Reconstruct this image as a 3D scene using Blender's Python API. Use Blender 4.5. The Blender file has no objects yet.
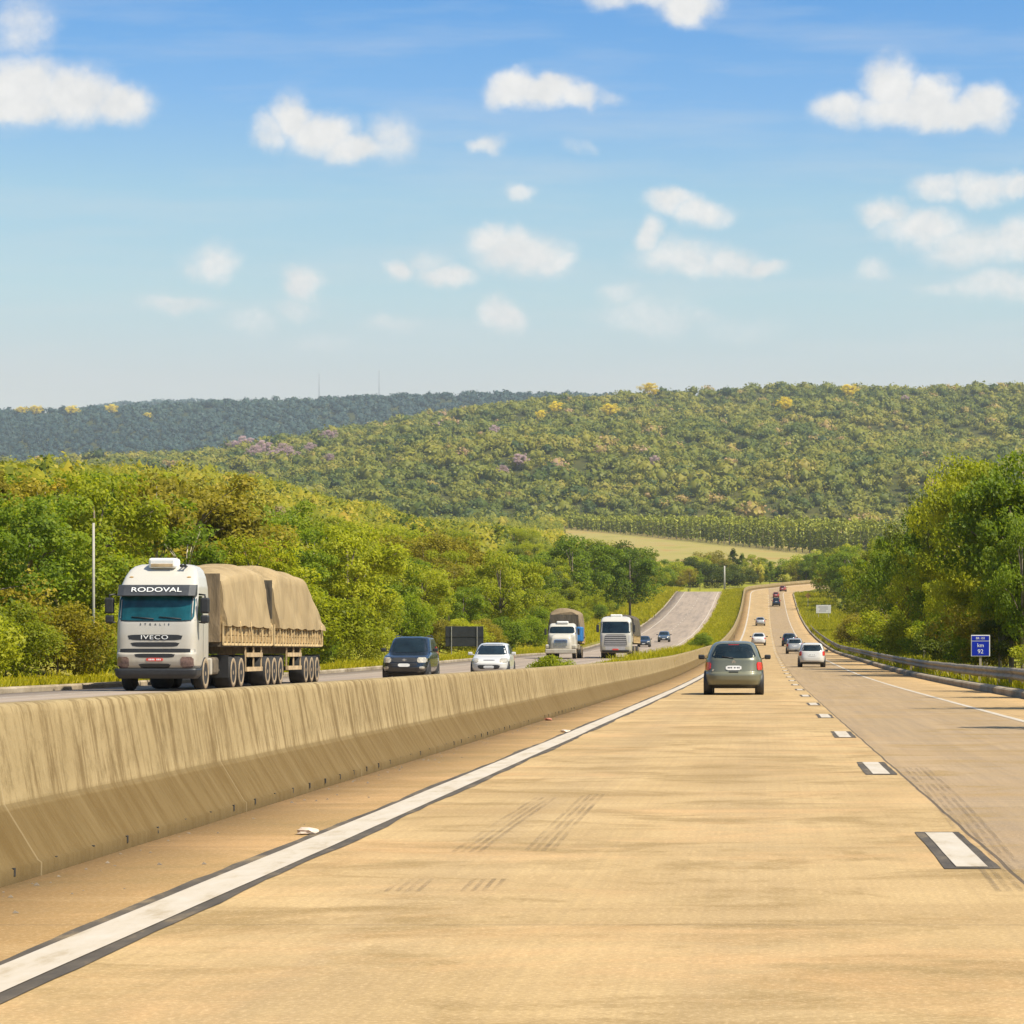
import bpy, bmesh, math, random
import numpy as np
from mathutils import Vector, Matrix

random.seed(7)
RNG = np.random.default_rng(7)
SC = bpy.context.scene
COL = SC.collection
R = math.radians

# ------------------------------------------------------------------ frame of the place
# y runs along the motorway, x to the right, the carriageway by the camera is z = 0
F = 2700.0            # focal length in pixels of a 1024 px wide frame
VX, VY = 763.0, 652.5
EYE = 1.26

def px2xz(px, py, d):
    return (px - VX) * d / F, EYE + (VY - py) * d / F

# ------------------------------------------------------------------ generic helpers
def link(o, parent=None):
    COL.objects.link(o)
    if parent is not None:
        o.parent = parent
    return o

def tag(o, label=None, cat=None, group=None, kind=None):
    if label: o['label'] = label
    if cat: o['category'] = cat
    if group: o['group'] = group
    if kind: o['kind'] = kind
    return o

def empty(name, loc=(0, 0, 0), rz=0.0):
    o = bpy.data.objects.new(name, None)
    o.empty_display_size = 0.3
    o.location = loc
    o.rotation_euler = (0, 0, rz)
    return link(o)

def mesh_np(name, verts, quads=None, tris=None, smooth=False):
    me = bpy.data.meshes.new(name)
    verts = np.asarray(verts, dtype=np.float32).reshape(-1, 3)
    idx = []
    starts = []
    tot = []
    n = 0
    if quads is not None and len(quads):
        q = np.asarray(quads, dtype=np.int32).reshape(-1, 4)
        idx.append(q.ravel()); starts.append(np.arange(len(q)) * 4); tot.append(np.full(len(q), 4)); n = len(q) * 4
    if tris is not None and len(tris):
        t = np.asarray(tris, dtype=np.int32).reshape(-1, 3)
        idx.append(t.ravel()); starts.append(n + np.arange(len(t)) * 3); tot.append(np.full(len(t), 3))
    idx = np.concatenate(idx).astype(np.int32)
    starts = np.concatenate(starts).astype(np.int32)
    tot = np.concatenate(tot).astype(np.int32)
    me.vertices.add(len(verts)); me.vertices.foreach_set('co', verts.ravel())
    me.loops.add(len(idx)); me.loops.foreach_set('vertex_index', idx)
    me.polygons.add(len(starts))
    me.polygons.foreach_set('loop_start', starts)
    me.polygons.foreach_set('loop_total', tot)
    if smooth:
        me.polygons.foreach_set('use_smooth', np.ones(len(starts), dtype=bool))
    me.update(calc_edges=True)
    me.validate()
    return me

class MB:
    """collects shapes, then links them as one mesh object"""
    def __init__(self):
        self.v = []; self.f = []; self.sm = []
    def add(self, vs, fs, smooth=False):
        b = len(self.v)
        self.v += [tuple(p) for p in vs]
        for f in fs:
            self.f.append(tuple(b + i for i in f)); self.sm.append(smooth)
    def box(self, x0, x1, y0, y1, z0, z1, bev=0.0, seg=1):
        if bev > 0:
            bm = bmesh.new()
            bmesh.ops.create_cube(bm, size=1)
            for p in bm.verts:
                p.co = Vector(((x0 + x1) / 2 + p.co.x * (x1 - x0), (y0 + y1) / 2 + p.co.y * (y1 - y0), (z0 + z1) / 2 + p.co.z * (z1 - z0)))
            bmesh.ops.bevel(bm, geom=bm.edges[:], offset=bev, segments=seg, affect='EDGES', profile=.5)
            self.bm(bm)
            return
        vs = [(x, y, z) for z in (z0, z1) for y in (y0, y1) for x in (x0, x1)]
        self.add(vs, [(0, 2, 3, 1), (4, 5, 7, 6), (0, 1, 5, 4), (2, 6, 7, 3), (0, 4, 6, 2), (1, 3, 7, 5)])
    def bm(self, bm, smooth=False, M=None):
        bm.verts.index_update()
        vs = [(M @ p.co) if M else p.co.copy() for p in bm.verts]
        self.add(vs, [[p.index for p in f.verts] for f in bm.faces], smooth)
        bm.free()
    def tube(self, pts, rad, n=8, smooth=True, caps=True):
        pts = [Vector(p) for p in pts]
        if not hasattr(rad, '__len__'): rad = [rad] * len(pts)
        rings = []
        for i, p in enumerate(pts):
            d = (pts[min(i + 1, len(pts) - 1)] - pts[max(i - 1, 0)]).normalized()
            up = Vector((0, 0, 1)) if abs(d.z) < .9 else Vector((0, 1, 0))
            a = d.cross(up).normalized(); b = a.cross(d).normalized()
            rings.append([p + (a * math.cos(2 * math.pi * k / n) + b * math.sin(2 * math.pi * k / n)) * rad[i] for k in range(n)])
        self.loft(rings, smooth, caps)
    def loft(self, rings, smooth=True, caps=True):
        n = len(rings[0])
        vs = [p for r in rings for p in r]
        fs = []
        for i in range(len(rings) - 1):
            for k in range(n):
                fs.append((i * n + k, i * n + (k + 1) % n, (i + 1) * n + (k + 1) % n, (i + 1) * n + k))
        self.add(vs, fs, smooth)
        if caps:
            b = len(self.v) - len(vs)
            self.f.append(tuple(b + k for k in reversed(range(n)))); self.sm.append(False)
            self.f.append(tuple(b + (len(rings) - 1) * n + k for k in range(n))); self.sm.append(False)
    def lathe_x(self, prof, cx, cy, cz, n=28, smooth=True):
        """profile (x, radius) turned about an axle along x"""
        rings = [[(cx + x, cy + r * math.cos(2 * math.pi * k / n), cz + r * math.sin(2 * math.pi * k / n)) for k in range(n)] for x, r in prof]
        self.loft(rings, smooth, True)
    def build(self, name, mat, parent=None):
        me = bpy.data.meshes.new(name)
        me.from_pydata([tuple(p) for p in self.v], [], self.f)
        me.polygons.foreach_set('use_smooth', self.sm)
        me.update()
        bm = bmesh.new(); bm.from_mesh(me)
        bmesh.ops.recalc_face_normals(bm, faces=bm.faces)
        bm.to_mesh(me); bm.free()
        if mat: me.materials.append(mat)
        return link(bpy.data.objects.new(name, me), parent)

def mesh_object(name, me, mat, parent=None):
    for m in (mat if isinstance(mat, (list, tuple)) else [mat]):
        me.materials.append(m)
    return link(bpy.data.objects.new(name, me), parent)

def lettering(name, text, size, mat, parent, loc, rot, ext=.006, width=1.0, align='CENTER', sx=1.0):
    cu = bpy.data.curves.new(name, 'FONT')
    cu.body = text; cu.size = size; cu.extrude = ext
    cu.align_x = align; cu.align_y = 'CENTER'; cu.space_character = width
    cu.materials.append(mat)
    tmp = bpy.data.objects.new(name, cu); COL.objects.link(tmp)
    me = bpy.data.meshes.new_from_object(tmp.evaluated_get(bpy.context.evaluated_depsgraph_get()))
    bpy.data.objects.remove(tmp)
    me.materials.clear(); me.materials.append(mat)
    o = link(bpy.data.objects.new(name, me), parent)
    o.location = loc; o.rotation_euler = rot; o.scale = (sx, 1, 1)
    return o

# ------------------------------------------------------------------ materials
class NT:
    def __init__(self, name):
        self.m = bpy.data.materials.new(name); self.m.use_nodes = True
        self.t = self.m.node_tree; self.n = self.t.nodes; self.l = self.t.links
        self.n.clear()
        self.out = self.n.new('ShaderNodeOutputMaterial')
        self.p = self.n.new('ShaderNodeBsdfPrincipled')
        self.l.new(self.p.outputs[0], self.out.inputs[0])
    def node(self, t, **kw):
        n = self.n.new(t)
        for k, v in kw.items():
            if k.startswith('i_'): n.inputs[int(k[2:]) if k[2:].isdigit() else k[2:]].default_value = v
            else: setattr(n, k, v)
        return n
    def set(self, sock, val):
        if isinstance(val, bpy.types.NodeSocket): self.l.new(val, sock)
        else: sock.default_value = val
    def math(self, op, a, b=0.0, c=None, clamp=False):
        n = self.n.new('ShaderNodeMath'); n.operation = op; n.use_clamp = clamp
        self.set(n.inputs[0], a); self.set(n.inputs[1], b)
        if c is not None: self.set(n.inputs[2], c)
        return n.outputs[0]
    def mix(self, fac, a, b, blend='MIX'):
        n = self.n.new('ShaderNodeMix'); n.data_type = 'RGBA'; n.blend_type = blend
        self.set(n.inputs[0], fac)
        for s, v in ((n.inputs[6], a), (n.inputs[7], b)):
            if isinstance(v, (tuple, list)): v = (v[0], v[1], v[2], 1)
            self.set(s, v)
        return n.outputs[2]
    def ramp(self, fac, stops, interp='LINEAR'):
        n = self.n.new('ShaderNodeValToRGB'); self.l.new(fac, n.inputs[0])
        cr = n.color_ramp; cr.interpolation = interp
        while len(cr.elements) > 1: cr.elements.remove(cr.elements[0])
        for i, (p, c) in enumerate(stops):
            e = cr.elements[0] if i == 0 else cr.elements.new(p)
            e.position = p
            if not hasattr(c, '__len__'): c = (c, c, c)
            e.color = (c[0], c[1], c[2], 1)
        return n.outputs[0]
    def coord(self, which='Object', scale=(1, 1, 1), loc=(0, 0, 0)):
        tc = self.n.new('ShaderNodeTexCoord'); mp = self.n.new('ShaderNodeMapping')
        mp.inputs['Scale'].default_value = scale; mp.inputs['Location'].default_value = loc
        self.l.new(tc.outputs[which], mp.inputs[0])
        return mp.outputs[0]
    def noise(self, vec, scale, detail=4, rough=.55, dist=0.0):
        n = self.n.new('ShaderNodeTexNoise')
        n.inputs['Scale'].default_value = scale; n.inputs['Detail'].default_value = detail
        n.inputs['Roughness'].default_value = rough; n.inputs['Distortion'].default_value = dist
        if vec is not None: self.l.new(vec, n.inputs[0])
        return n.outputs[0]
    def sep(self, vec):
        n = self.n.new('ShaderNodeSeparateXYZ'); self.l.new(vec, n.inputs[0]); return n.outputs
    def bump(self, h, strength=.3, dist=.02):
        n = self.n.new('ShaderNodeBump'); n.inputs['Strength'].default_value = strength; n.inputs['Distance'].default_value = dist
        self.l.new(h, n.inputs['Height']); self.l.new(n.outputs[0], self.p.inputs['Normal'])
    def base(self, c, rough=.7, metal=0.0, spec=None, coat=0.0):
        s = self.p.inputs['Base Color']
        if isinstance(c, (tuple, list)): s.default_value = (c[0], c[1], c[2], 1)
        else: self.l.new(c, s)
        self.set(self.p.inputs['Roughness'], rough); self.set(self.p.inputs['Metallic'], metal)
        if spec is not None: self.p.inputs['Specular IOR Level'].default_value = spec
        if coat: self.p.inputs['Coat Weight'].default_value = coat; self.p.inputs['Coat Roughness'].default_value = .08
        return self.m

def simple(name, c, rough=.6, metal=0.0, var=.12, scale=6.0, coat=0.0, spec=None, bump=0.0):
    t = NT(name)
    co = t.coord('Object')
    n = t.noise(co, scale, 5, .6)
    dark = tuple(x * (1 - var) for x in c); lite = tuple(min(1, x * (1 + var)) for x in c)
    col = t.ramp(n, [(.3, dark), (.7, lite)])
    if bump: t.bump(n, bump, .02)
    return t.base(col, rough, metal, spec, coat)

def dirty_paint(name, c, dirt=(.32, .24, .14), amount=.5, zlo=.3, zhi=1.3, rough=.35, coat=.3, metal=0.0):
    """paint with road dirt that thins out with height above the wheels"""
    t = NT(name)
    co = t.coord('Object')
    z = t.sep(co)[2]
    h = t.node('ShaderNodeMapRange'); t.l.new(z, h.inputs[0])
    h.inputs[1].default_value = zlo; h.inputs[2].default_value = zhi; h.inputs[3].default_value = 1; h.inputs[4].default_value = .12
    n = t.noise(t.coord('Object', (1, 1, .35)), 3.2, 6, .65)
    k = t.math('MULTIPLY', h.outputs[0], t.math('MULTIPLY', n, 1.6 * amount), clamp=True)
    col = t.mix(k, c, dirt)
    r = t.math('ADD', t.math('MULTIPLY', k, .5), rough, clamp=True)
    return t.base(col, r, metal, None, coat)

def foliage(name, stops, transl=.32, rough=.55, hue_by_attr=False, big=.25, leafvar=.5):
    """leaf faces: colour differs from tree to tree, from clump to clump and from leaf to leaf"""
    t = NT(name)
    oi = t.node('ShaderNodeObjectInfo'); geo = t.node('ShaderNodeNewGeometry')
    n = t.noise(geo.outputs['Position'], big, 3, .6)
    if hue_by_attr:
        at = t.node('ShaderNodeAttribute'); at.attribute_name = 'tone'
        src = t.math('ADD', t.math('MULTIPLY', at.outputs['Fac'], .8), t.math('MULTIPLY', geo.outputs['Random Per Island'], .2))
    else:
        a = t.math('MULTIPLY', oi.outputs['Random'], .34)
        b = t.math('MULTIPLY', geo.outputs['Random Per Island'], leafvar)
        c = t.math('MULTIPLY', t.math('SUBTRACT', n, .5), .9)
        src = t.math('ADD', t.math('ADD', a, b), c, clamp=True)
    col = t.ramp(src, stops)
    t.base(col, rough, 0, .25)
    tr = t.node('ShaderNodeBsdfTranslucent')
    warm = t.mix(1.0, col, (1.0, 1.0, .55), 'MULTIPLY')
    t.l.new(warm, tr.inputs[0])
    mx = t.node('ShaderNodeMixShader'); mx.inputs[0].default_value = transl
    t.l.new(t.p.outputs[0], mx.inputs[1]); t.l.new(tr.outputs[0], mx.inputs[2])
    t.l.new(mx.outputs[0], t.out.inputs[0])
    return t.m

def glass(name, c=(.012, .03, .035), rough=.06, spec=.7):
    t = NT(name)
    n = t.noise(t.coord('Object'), 1.7, 4, .6)
    col = t.ramp(n, [(.35, c), (.7, tuple(x * 2.6 for x in c))])
    return t.base(col, rough, 0, spec)

M = {}
def make_materials():
    M['rubber'] = simple('rubber', (.018, .017, .016), .85, var=.3)
    M['dusty_rubber'] = simple('dusty_rubber', (.17, .125, .075), .9, var=.45, scale=3)
    M['steel'] = simple('galvanised_steel', (.36, .34, .30), .5, .35, .25, 3)
    M['rail_steel'] = simple('weathered_rail_steel', (.30, .245, .165), .75, .0, .35, 1.2)
    M['dark_metal'] = simple('dark_metal', (.035, .033, .03), .6, .2, .3)
    M['rim'] = simple('wheel_rim', (.42, .41, .39), .35, .6, .15)
    M['dusty_rim'] = simple('dusty_rim', (.30, .22, .13), .75, .1, .35, 5)
    M['black_plastic'] = simple('black_plastic', (.022, .022, .022), .5, var=.2)
    M['white_plastic'] = simple('white_plastic', (.75, .73, .68), .4, var=.05)
    M['glass'] = glass('car_glass', (.005, .010, .013), .06, .42)
    M['teal_glass'] = glass('tinted_windscreen', (.004, .035, .042), .05, .55)
    M['headlight'] = simple('headlight_glass', (.40, .36, .28), .12, .1, .3, 18, coat=.5)
    M['dim_headlight'] = simple('dim_headlight_glass', (.16, .10, .085), .15, .1, .45, 14, coat=.6)
    M['tail_red'] = simple('tail_light_red', (.55, .02, .015), .2, 0, .2, 14, coat=.6)
    M['plate'] = simple('plate_white', (.62, .61, .57), .5, var=.08)
    M['plate_red'] = simple('plate_red', (.62, .07, .05), .5, var=.15)
    M['plate_ink'] = simple('plate_ink', (.10, .10, .10), .6)
    M['chrome'] = simple('chrome', (.62, .6, .56), .2, .9, .1)
    M['green_paint'] = dirty_paint('olive_grey_metallic', (.150, .155, .105), (.27, .24, .14), .45, .2, 1.0, .32, .5, .35)
    M['white_paint'] = dirty_paint('white_car_paint', (0.5712, 0.5544, 0.5124), (0.3360, 0.2772, 0.1932), .28, .2, .8, .28, .6)
    M['silver_paint'] = dirty_paint('silver_car_paint', (0.3864, 0.3822, 0.3612), (0.2940, 0.2520, 0.1848), .25, .2, .8, .3, .6, .3)
    M['black_paint'] = dirty_paint('black_blue_paint', (0.0067, 0.0118, 0.0185), (0.1680, 0.1344, 0.0840), .14, .2, .9, .25, .6)
    M['blue_paint'] = dirty_paint('slate_blue_paint', (0.0504, 0.0840, 0.1260), (0.2100, 0.1680, 0.1008), .2, .2, .9, .3, .6, .2)
    M['navy_paint'] = dirty_paint('dark_navy_paint', (0.0101, 0.0185, 0.0336), (0.1680, 0.1344, 0.0840), .14, .2, .9, .3, .6)
    M['red_paint'] = dirty_paint('red_paint', (0.2520, 0.0252, 0.0168), (0.2520, 0.1680, 0.1008), .2, .2, .9, .35, .5)
    M['cab_white'] = dirty_paint('white_cab_paint', (0.5040, 0.4746, 0.4116), (0.3024, 0.2352, 0.1428), .85, .3, 2.2, .32, .4)
    M['cab_cream'] = dirty_paint('cream_cab_paint', (0.5040, 0.4746, 0.4032), (0.3192, 0.2520, 0.1596), .7, .3, 2.2, .35, .4)
    M['visor'] = simple('charcoal_visor', (.045, .047, .05), .45, var=.25)
    M['letter_white'] = simple('lettering_white', (.78, .77, .74), .5, var=.05)
    M['sign_blue'] = simple('sign_blue', (.003, .020, .34), .6, spec=.2, var=.12, scale=3)
    M['sign_white'] = simple('sign_white', (.62, .60, .54), .55, var=.1, scale=2)
    M['sign_grey'] = simple('sign_grey', (.36, .34, .33), .6, var=.1)
    M['sign_black'] = simple('sign_back_black', (.022, .024, .026), .6, var=.3, scale=2)
    M['sign_amber'] = simple('sign_amber', (.36, .19, .03), .6, var=.2)
    M['post_wood'] = simple('post_wood', (.36, .30, .21), .85, var=.3, scale=3)
    M['pole_concrete'] = simple('pole_concrete', (.38, .35, .29), .85, var=.2, scale=2)
    M['blue_fairing'] = simple('blue_fairing', (.03, .17, .42), .45, var=.25, scale=2)
    M['scrap_white'] = simple('scrap_plastic', (.55, .44, .34), .6, var=.2, scale=9)
    M['scrap_red'] = simple('scrap_red', (.33, .13, .08), .7, var=.3, scale=9)
    M['mast'] = simple('mast_grey', (.30, .30, .30), .6, .2)

    # tarpaulin
    for nm, c, c2 in (('tarp_tan', (.295, .212, .110), (.400, .296, .160)), ('tarp_dark', (.075, .062, .046), (.14, .115, .08)), ('tarp_brown', (.20, .145, .085), (.29, .215, .13))):
        t = NT(nm)
        co = t.coord('Object', (1, 1, .5))
        n1 = t.noise(co, .9, 5, .6, .6); n2 = t.noise(t.coord('Object', (1, 3, .25)), 3.0, 5, .6, .4)
        col = t.mix(t.ramp(n1, [(.3, 0), (.72, 1)]), c, c2)
        col = t.mix(t.ramp(n2, [(.52, 0), (.7, .4)]), col, tuple(x * .6 for x in c))
        t.bump(t.math('ADD', n1, n2), .55, .12)
        t.base(col, .9, 0, .15)
        M[nm] = t.m
    # timber sideboards with uprights: dirty, wood grain
    t = NT('sideboard_timber')
    co = t.coord('Object')
    y = t.sep(co)[1]; z = t.sep(co)[2]
    n = t.noise(t.coord('Object', (1, .5, 6)), 2.5, 5, .6)
    col = t.ramp(n, [(.25, (.22, .14, .06)), (.55, (.36, .25, .12)), (.8, (.46, .33, .17))])
    st = t.noise(t.coord('Object', (1, 5, .8)), 1.6, 4, .6)
    col = t.mix(t.ramp(st, [(.5, 0), (.66, .65)]), col, (.20, .135, .07))
    t.base(col, .85, 0, .2); M['timber'] = t.m
    M['timber_frame'] = simple('frame_timber', (.54, .39, .19), .85, var=.4, scale=4)
    M['dusty_chassis'] = simple('dusty_chassis', (.10, .075, .045), .85, var=.6, scale=3)
    M['dusty_tan'] = simple('dust_coated_steel', (.42, .30, .16), .85, var=.35, scale=3)
    M['tank'] = simple('fuel_tank', (.33, .28, .20), .5, .3, .3)

    # ---- concrete carriageway (camera side); object coords are metres
    t = NT('carriageway_concrete')
    co = t.coord('Object'); X, Y, Z = t.sep(co)
    fine = t.noise(t.coord('Object', (1, .18, 1)), 9, 8, .7)
    big = t.noise(t.coord('Object', (1, .35, 1)), .55, 6, .62, .4)
    streak = t.noise(t.coord('Object', (2.6, .035, 1)), 2.2, 6, .66)
    tine = t.noise(t.coord('Object', (16, .02, 1)), 2.0, 3, .6)
    cross = t.noise(t.coord('Object', (.10, .9, 1)), .8, 8, .68, .5)
    bigc = t.ramp(big, [(.36, 0), (.64, 1)])
    left = t.mix(bigc, (0.3766, 0.2544, 0.1080), (0.5241, 0.3657, 0.1697))
    left = t.mix(t.ramp(streak, [(.45, 0), (.75, .32)]), left, (0.3510, 0.2242, 0.0994))
    right = t.mix(big, (0.3027, 0.2139, 0.1224), (0.3861, 0.2781, 0.1642))
    right = t.mix(t.ramp(streak, [(.40, 0), (.62, .8)]), right, (0.2299, 0.1694, 0.1110))
    inner = t.mix(big, (0.2632, 0.1540, 0.0515), (0.3774, 0.2311, 0.0843))
    outer = t.mix(big, (0.3993, 0.2567, 0.1110), (0.4738, 0.3166, 0.1508))
    def above(v, e, w=.01):
        m = t.node('ShaderNodeMapRange'); t.l.new(v, m.inputs[0]); m.inputs[1].default_value = e - w; m.inputs[2].default_value = e + w
        return m.outputs[0]
    wob = t.math('ADD', X, t.math('MULTIPLY', t.math('SUBTRACT', t.noise(t.coord('Object', (0, .5, 0)), 1.0, 3), .5), .05))
    col = t.mix(above(X, -2.9, .05), inner, left)
    col = t.mix(above(wob, 1.42, .02), col, right)
    col = t.mix(above(X, 4.85, .03), col, outer)
    # wheel paths of the near lanes, faint grey rubber film
    for cx, k in ((-1.75, .28), (-.1, .22), (2.35, .34), (3.95, .34)):
        d = t.math('DIVIDE', t.math('SUBTRACT', X, cx), .42)
        g = t.math('POWER', 2.718, t.math('MULTIPLY', t.math('MULTIPLY', d, d), -1))
        col = t.mix(t.math('MULTIPLY', g, t.math('MULTIPLY', streak, k * 1.6)), col, (0.2282, 0.1712, 0.1064))
    # cross bands left by the paver, oil stains, tine lines
    col = t.mix(t.ramp(cross, [(.47, 0), (.66, .55)]), col, (0.3071, 0.1967, 0.0798))
    col = t.mix(t.ramp(cross, [(.28, .45), (.44, 0)]), col, (0.5616, 0.3851, 0.1952))
    st2 = t.noise(t.coord('Object', (.7, .9, 1)), .85, 9, .72, .6)
    col = t.mix(t.ramp(st2, [(.50, 0), (.61, .85)]), col, (0.2502, 0.1626, 0.0550))
    col = t.mix(t.ramp(tine, [(.48, .0), (.70, .20)]), col, (0.2896, 0.2011, 0.0977))
    wv = t.math('SINE', t.math('ADD', t.math('MULTIPLY', X, 72.0), t.math('MULTIPLY', big, 5.0)))
    col = t.mix(t.math('MULTIPLY', t.math('MULTIPLY', wv, .11), t.ramp(st2, [(.35, .2), (.6, 1)]), clamp=True), col, (0.2370, 0.1584, 0.0665))
    pt = t.noise(t.coord('Object', (.5, .7, 1), (3, 7, 0)), .6, 9, .72, .5)
    col = t.mix(t.math('MULTIPLY', t.ramp(pt, [(.50, 0), (.62, .46)]), t.math('SUBTRACT', 1.0, t.math('MULTIPLY', above(wob, 1.42, .02), .8))), col, (0.5792, 0.3423, 0.1508))
    col = t.mix(t.math('MULTIPLY', t.math('SUBTRACT', fine, .35), .55, clamp=True), col, (0.2632, 0.1883, 0.0977))
    grain = t.noise(co, 38, 5, .8)
    col = t.mix(t.ramp(grain, [(.42, 0), (.64, .38)]), col, (0.2227, 0.1499, 0.0691))
    col = t.mix(t.ramp(grain, [(.34, .42), (.48, 0)]), col, (0.6682, 0.4754, 0.2764))
    # transverse joints every 5 m, longitudinal joint
    fr = t.math('ABSOLUTE', t.math('SUBTRACT', t.math('FRACT', t.math('MULTIPLY', t.math('ADD', Y, t.math('MULTIPLY', fine, .02)), .2)), .5))
    j = t.math('LESS_THAN', fr, .0022)
    col = t.mix(t.math('MULTIPLY', j, .65), col, (0.1492, 0.1070, 0.0577))
    lj = t.math('LESS_THAN', t.math('ABSOLUTE', t.math('SUBTRACT', wob, 1.43)), .013)
    col = t.mix(t.math('MULTIPLY', lj, .8), col, (0.0615, 0.0471, 0.0355))
    lj2 = t.math('LESS_THAN', t.math('ABSOLUTE', t.math('SUBTRACT', wob, 5.05)), .012)
    col = t.mix(t.math('MULTIPLY', lj2, .5), col, (0.1229, 0.0855, 0.0534))
    t.bump(t.math('ADD', fine, tine), .12, .006)
    t.base(col, .86, 0, .25); M['road'] = t.m

    # ---- opposite carriageway
    t = NT('far_carriageway_concrete')
    co = t.coord('Object'); X, Y, Z = t.sep(co)
    big = t.noise(t.coord('Object', (1, .3, 1)), .3, 5, .6)
    streak = t.noise(t.coord('Object', (1.2, .02, 1)), 1.1, 5, .62)
    col = t.mix(big, (0.2842, 0.2218, 0.1656), (0.3434, 0.2707, 0.2070))
    col = t.mix(t.ramp(streak, [(.42, 0), (.66, .75)]), col, (0.1983, 0.1584, 0.1242))
    fr = t.math('ABSOLUTE', t.math('SUBTRACT', t.math('FRACT', t.math('MULTIPLY', Y, .2)), .5))
    col = t.mix(t.math('MULTIPLY', t.math('LESS_THAN', fr, .004), .4), col, (0.1184, 0.0922, 0.0651))
    t.base(col, .88, 0, .2); M['road_far'] = t.m

    # ---- worn white paint and its black border
    t = NT('road_paint_white')
    n = t.noise(t.coord('Object', (1, .25, 1)), 5, 7, .7)
    col = t.ramp(n, [(.28, (0.3200, 0.2480, 0.1523)), (.46, (0.4480, 0.3840, 0.2957)), (.7, (0.4960, 0.4400, 0.3674))])
    t.base(col, .7, 0, .3); M['paint_white'] = t.m
    t = NT('road_paint_black')
    n = t.noise(t.coord('Object', (1, .3, 1)), 4, 6, .7)
    col = t.ramp(n, [(.3, (.050, .042, .034)), (.55, (.095, .078, .058)), (.72, (.23, .17, .095))])
    t.base(col, .8, 0, .2); M['paint_black'] = t.m
    # ---- tyre rubber film
    t = NT('tyre_rubber_film')
    n = t.noise(t.coord('Object', (3, .3, 1)), 3, 6, .7)
    tr = t.node('ShaderNodeBsdfTransparent')
    t.base((.10, .075, .05), .85)
    mx = t.node('ShaderNodeMixShader'); t.l.new(t.ramp(n, [(.40, .0), (.75, .40)]), mx.inputs[0])
    t.l.new(tr.outputs[0], mx.inputs[1]); t.l.new(t.p.outputs[0], mx.inputs[2]); t.l.new(mx.outputs[0], t.out.inputs[0])
    M['skid'] = t.m

    # ---- weathered barrier concrete: runs down its faces
    t = NT('barrier_concrete')
    co = t.coord('Object'); X, Y, _z = t.sep(co); at = t.node('ShaderNodeAttribute'); at.attribute_name = 'height'; Z = at.outputs['Fac']
    big = t.noise(t.coord('Object', (1, .6, .8)), 1.1, 6, .65, .3)
    run = t.noise(t.coord('Object', (.5, 2.6, .45)), 2.2, 9, .74, .25)
    run2 = t.noise(t.coord('Object', (.6, 9.0, .2)), 3.0, 5, .7)
    gr = t.noise(co, 26, 6, .7)
    col = t.mix(big, (0.2413, 0.1737, 0.0776), (0.3744, 0.2868, 0.1504))
    col = t.mix(t.ramp(run, [(.47, 0), (.60, .75)]), col, (0.1206, 0.0754, 0.0268))
    col = t.mix(t.ramp(run2, [(.57, 0), (.78, .42)]), col, (0.0998, 0.0656, 0.0253))
    col = t.mix(t.ramp(run, [(.25, .45), (.40, 0)]), col, (0.4659, 0.3728, 0.2057))
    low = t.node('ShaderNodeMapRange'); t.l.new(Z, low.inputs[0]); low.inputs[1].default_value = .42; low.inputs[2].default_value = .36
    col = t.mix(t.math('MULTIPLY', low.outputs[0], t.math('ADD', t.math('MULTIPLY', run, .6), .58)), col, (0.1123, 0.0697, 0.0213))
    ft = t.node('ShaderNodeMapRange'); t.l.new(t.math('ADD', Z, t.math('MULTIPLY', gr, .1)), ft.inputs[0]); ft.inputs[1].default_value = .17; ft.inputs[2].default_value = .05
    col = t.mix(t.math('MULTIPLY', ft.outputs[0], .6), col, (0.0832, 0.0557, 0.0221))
    # scuff line where the slope breaks, pour joints
    sp = t.noise(t.coord('Object', (1, 1, .8)), 5.5, 9, .75)
    col = t.mix(t.ramp(sp, [(.50, 0), (.68, .55)]), col, (0.1300, 0.0895, 0.0350))
    br = t.math('LESS_THAN', t.math('ABSOLUTE', t.math('SUBTRACT', Z, .388)), .012)
    col = t.mix(t.math('MULTIPLY', br, .45), col, (0.1331, 0.0901, 0.0357))
    fy = t.math('ABSOLUTE', t.math('SUBTRACT', t.math('FRACT', t.math('MULTIPLY', Y, 1 / 6.1)), .5))
    col = t.mix(t.math('MULTIPLY', t.math('LESS_THAN', fy, .0024), .18), col, (0.4576, 0.3687, 0.2214))
    t.bump(t.math('ADD', gr, run), .35, .012)
    t.base(col, .9, 0, .2); M['barrier'] = t.m
    t = NT('kerb_concrete')
    n = t.noise(t.coord('Object', (1, .4, 1)), 1.4, 6, .7)
    t.base(t.ramp(n, [(.3, (0.1600, 0.1200, 0.0721)), (.55, (0.3360, 0.2720, 0.1866)), (.75, (0.4400, 0.3680, 0.2714))]), .9, 0, .2); M['kerb'] = t.m

    # ---- ground
    t = NT('ground_soil_and_turf')
    geo = t.node('ShaderNodeNewGeometry'); pos = geo.outputs['Position']
    n1 = t.noise(pos, .02, 6, .6, .5); n2 = t.noise(pos, .35, 6, .65); n3 = t.noise(pos, 2.2, 5, .65)
    col = t.ramp(n2, [(.25, (0.1462, 0.1591, 0.0138)), (.5, (0.2408, 0.2365, 0.0172)), (.75, (0.3096, 0.2709, 0.0344))])
    col = t.mix(t.ramp(n1, [(.45, 0), (.62, .7)]), col, (0.2236, 0.1634, 0.0516))
    col = t.mix(t.math('MULTIPLY', n3, .3), col, (0.0946, 0.1204, 0.0172))
    # mown field on the far slope
    P = t.sep(pos)
    fld = t.node('ShaderNodeMapRange'); t.l.new(P[1], fld.inputs[0]); fld.inputs[1].default_value = 880; fld.inputs[2].default_value = 960
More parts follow.
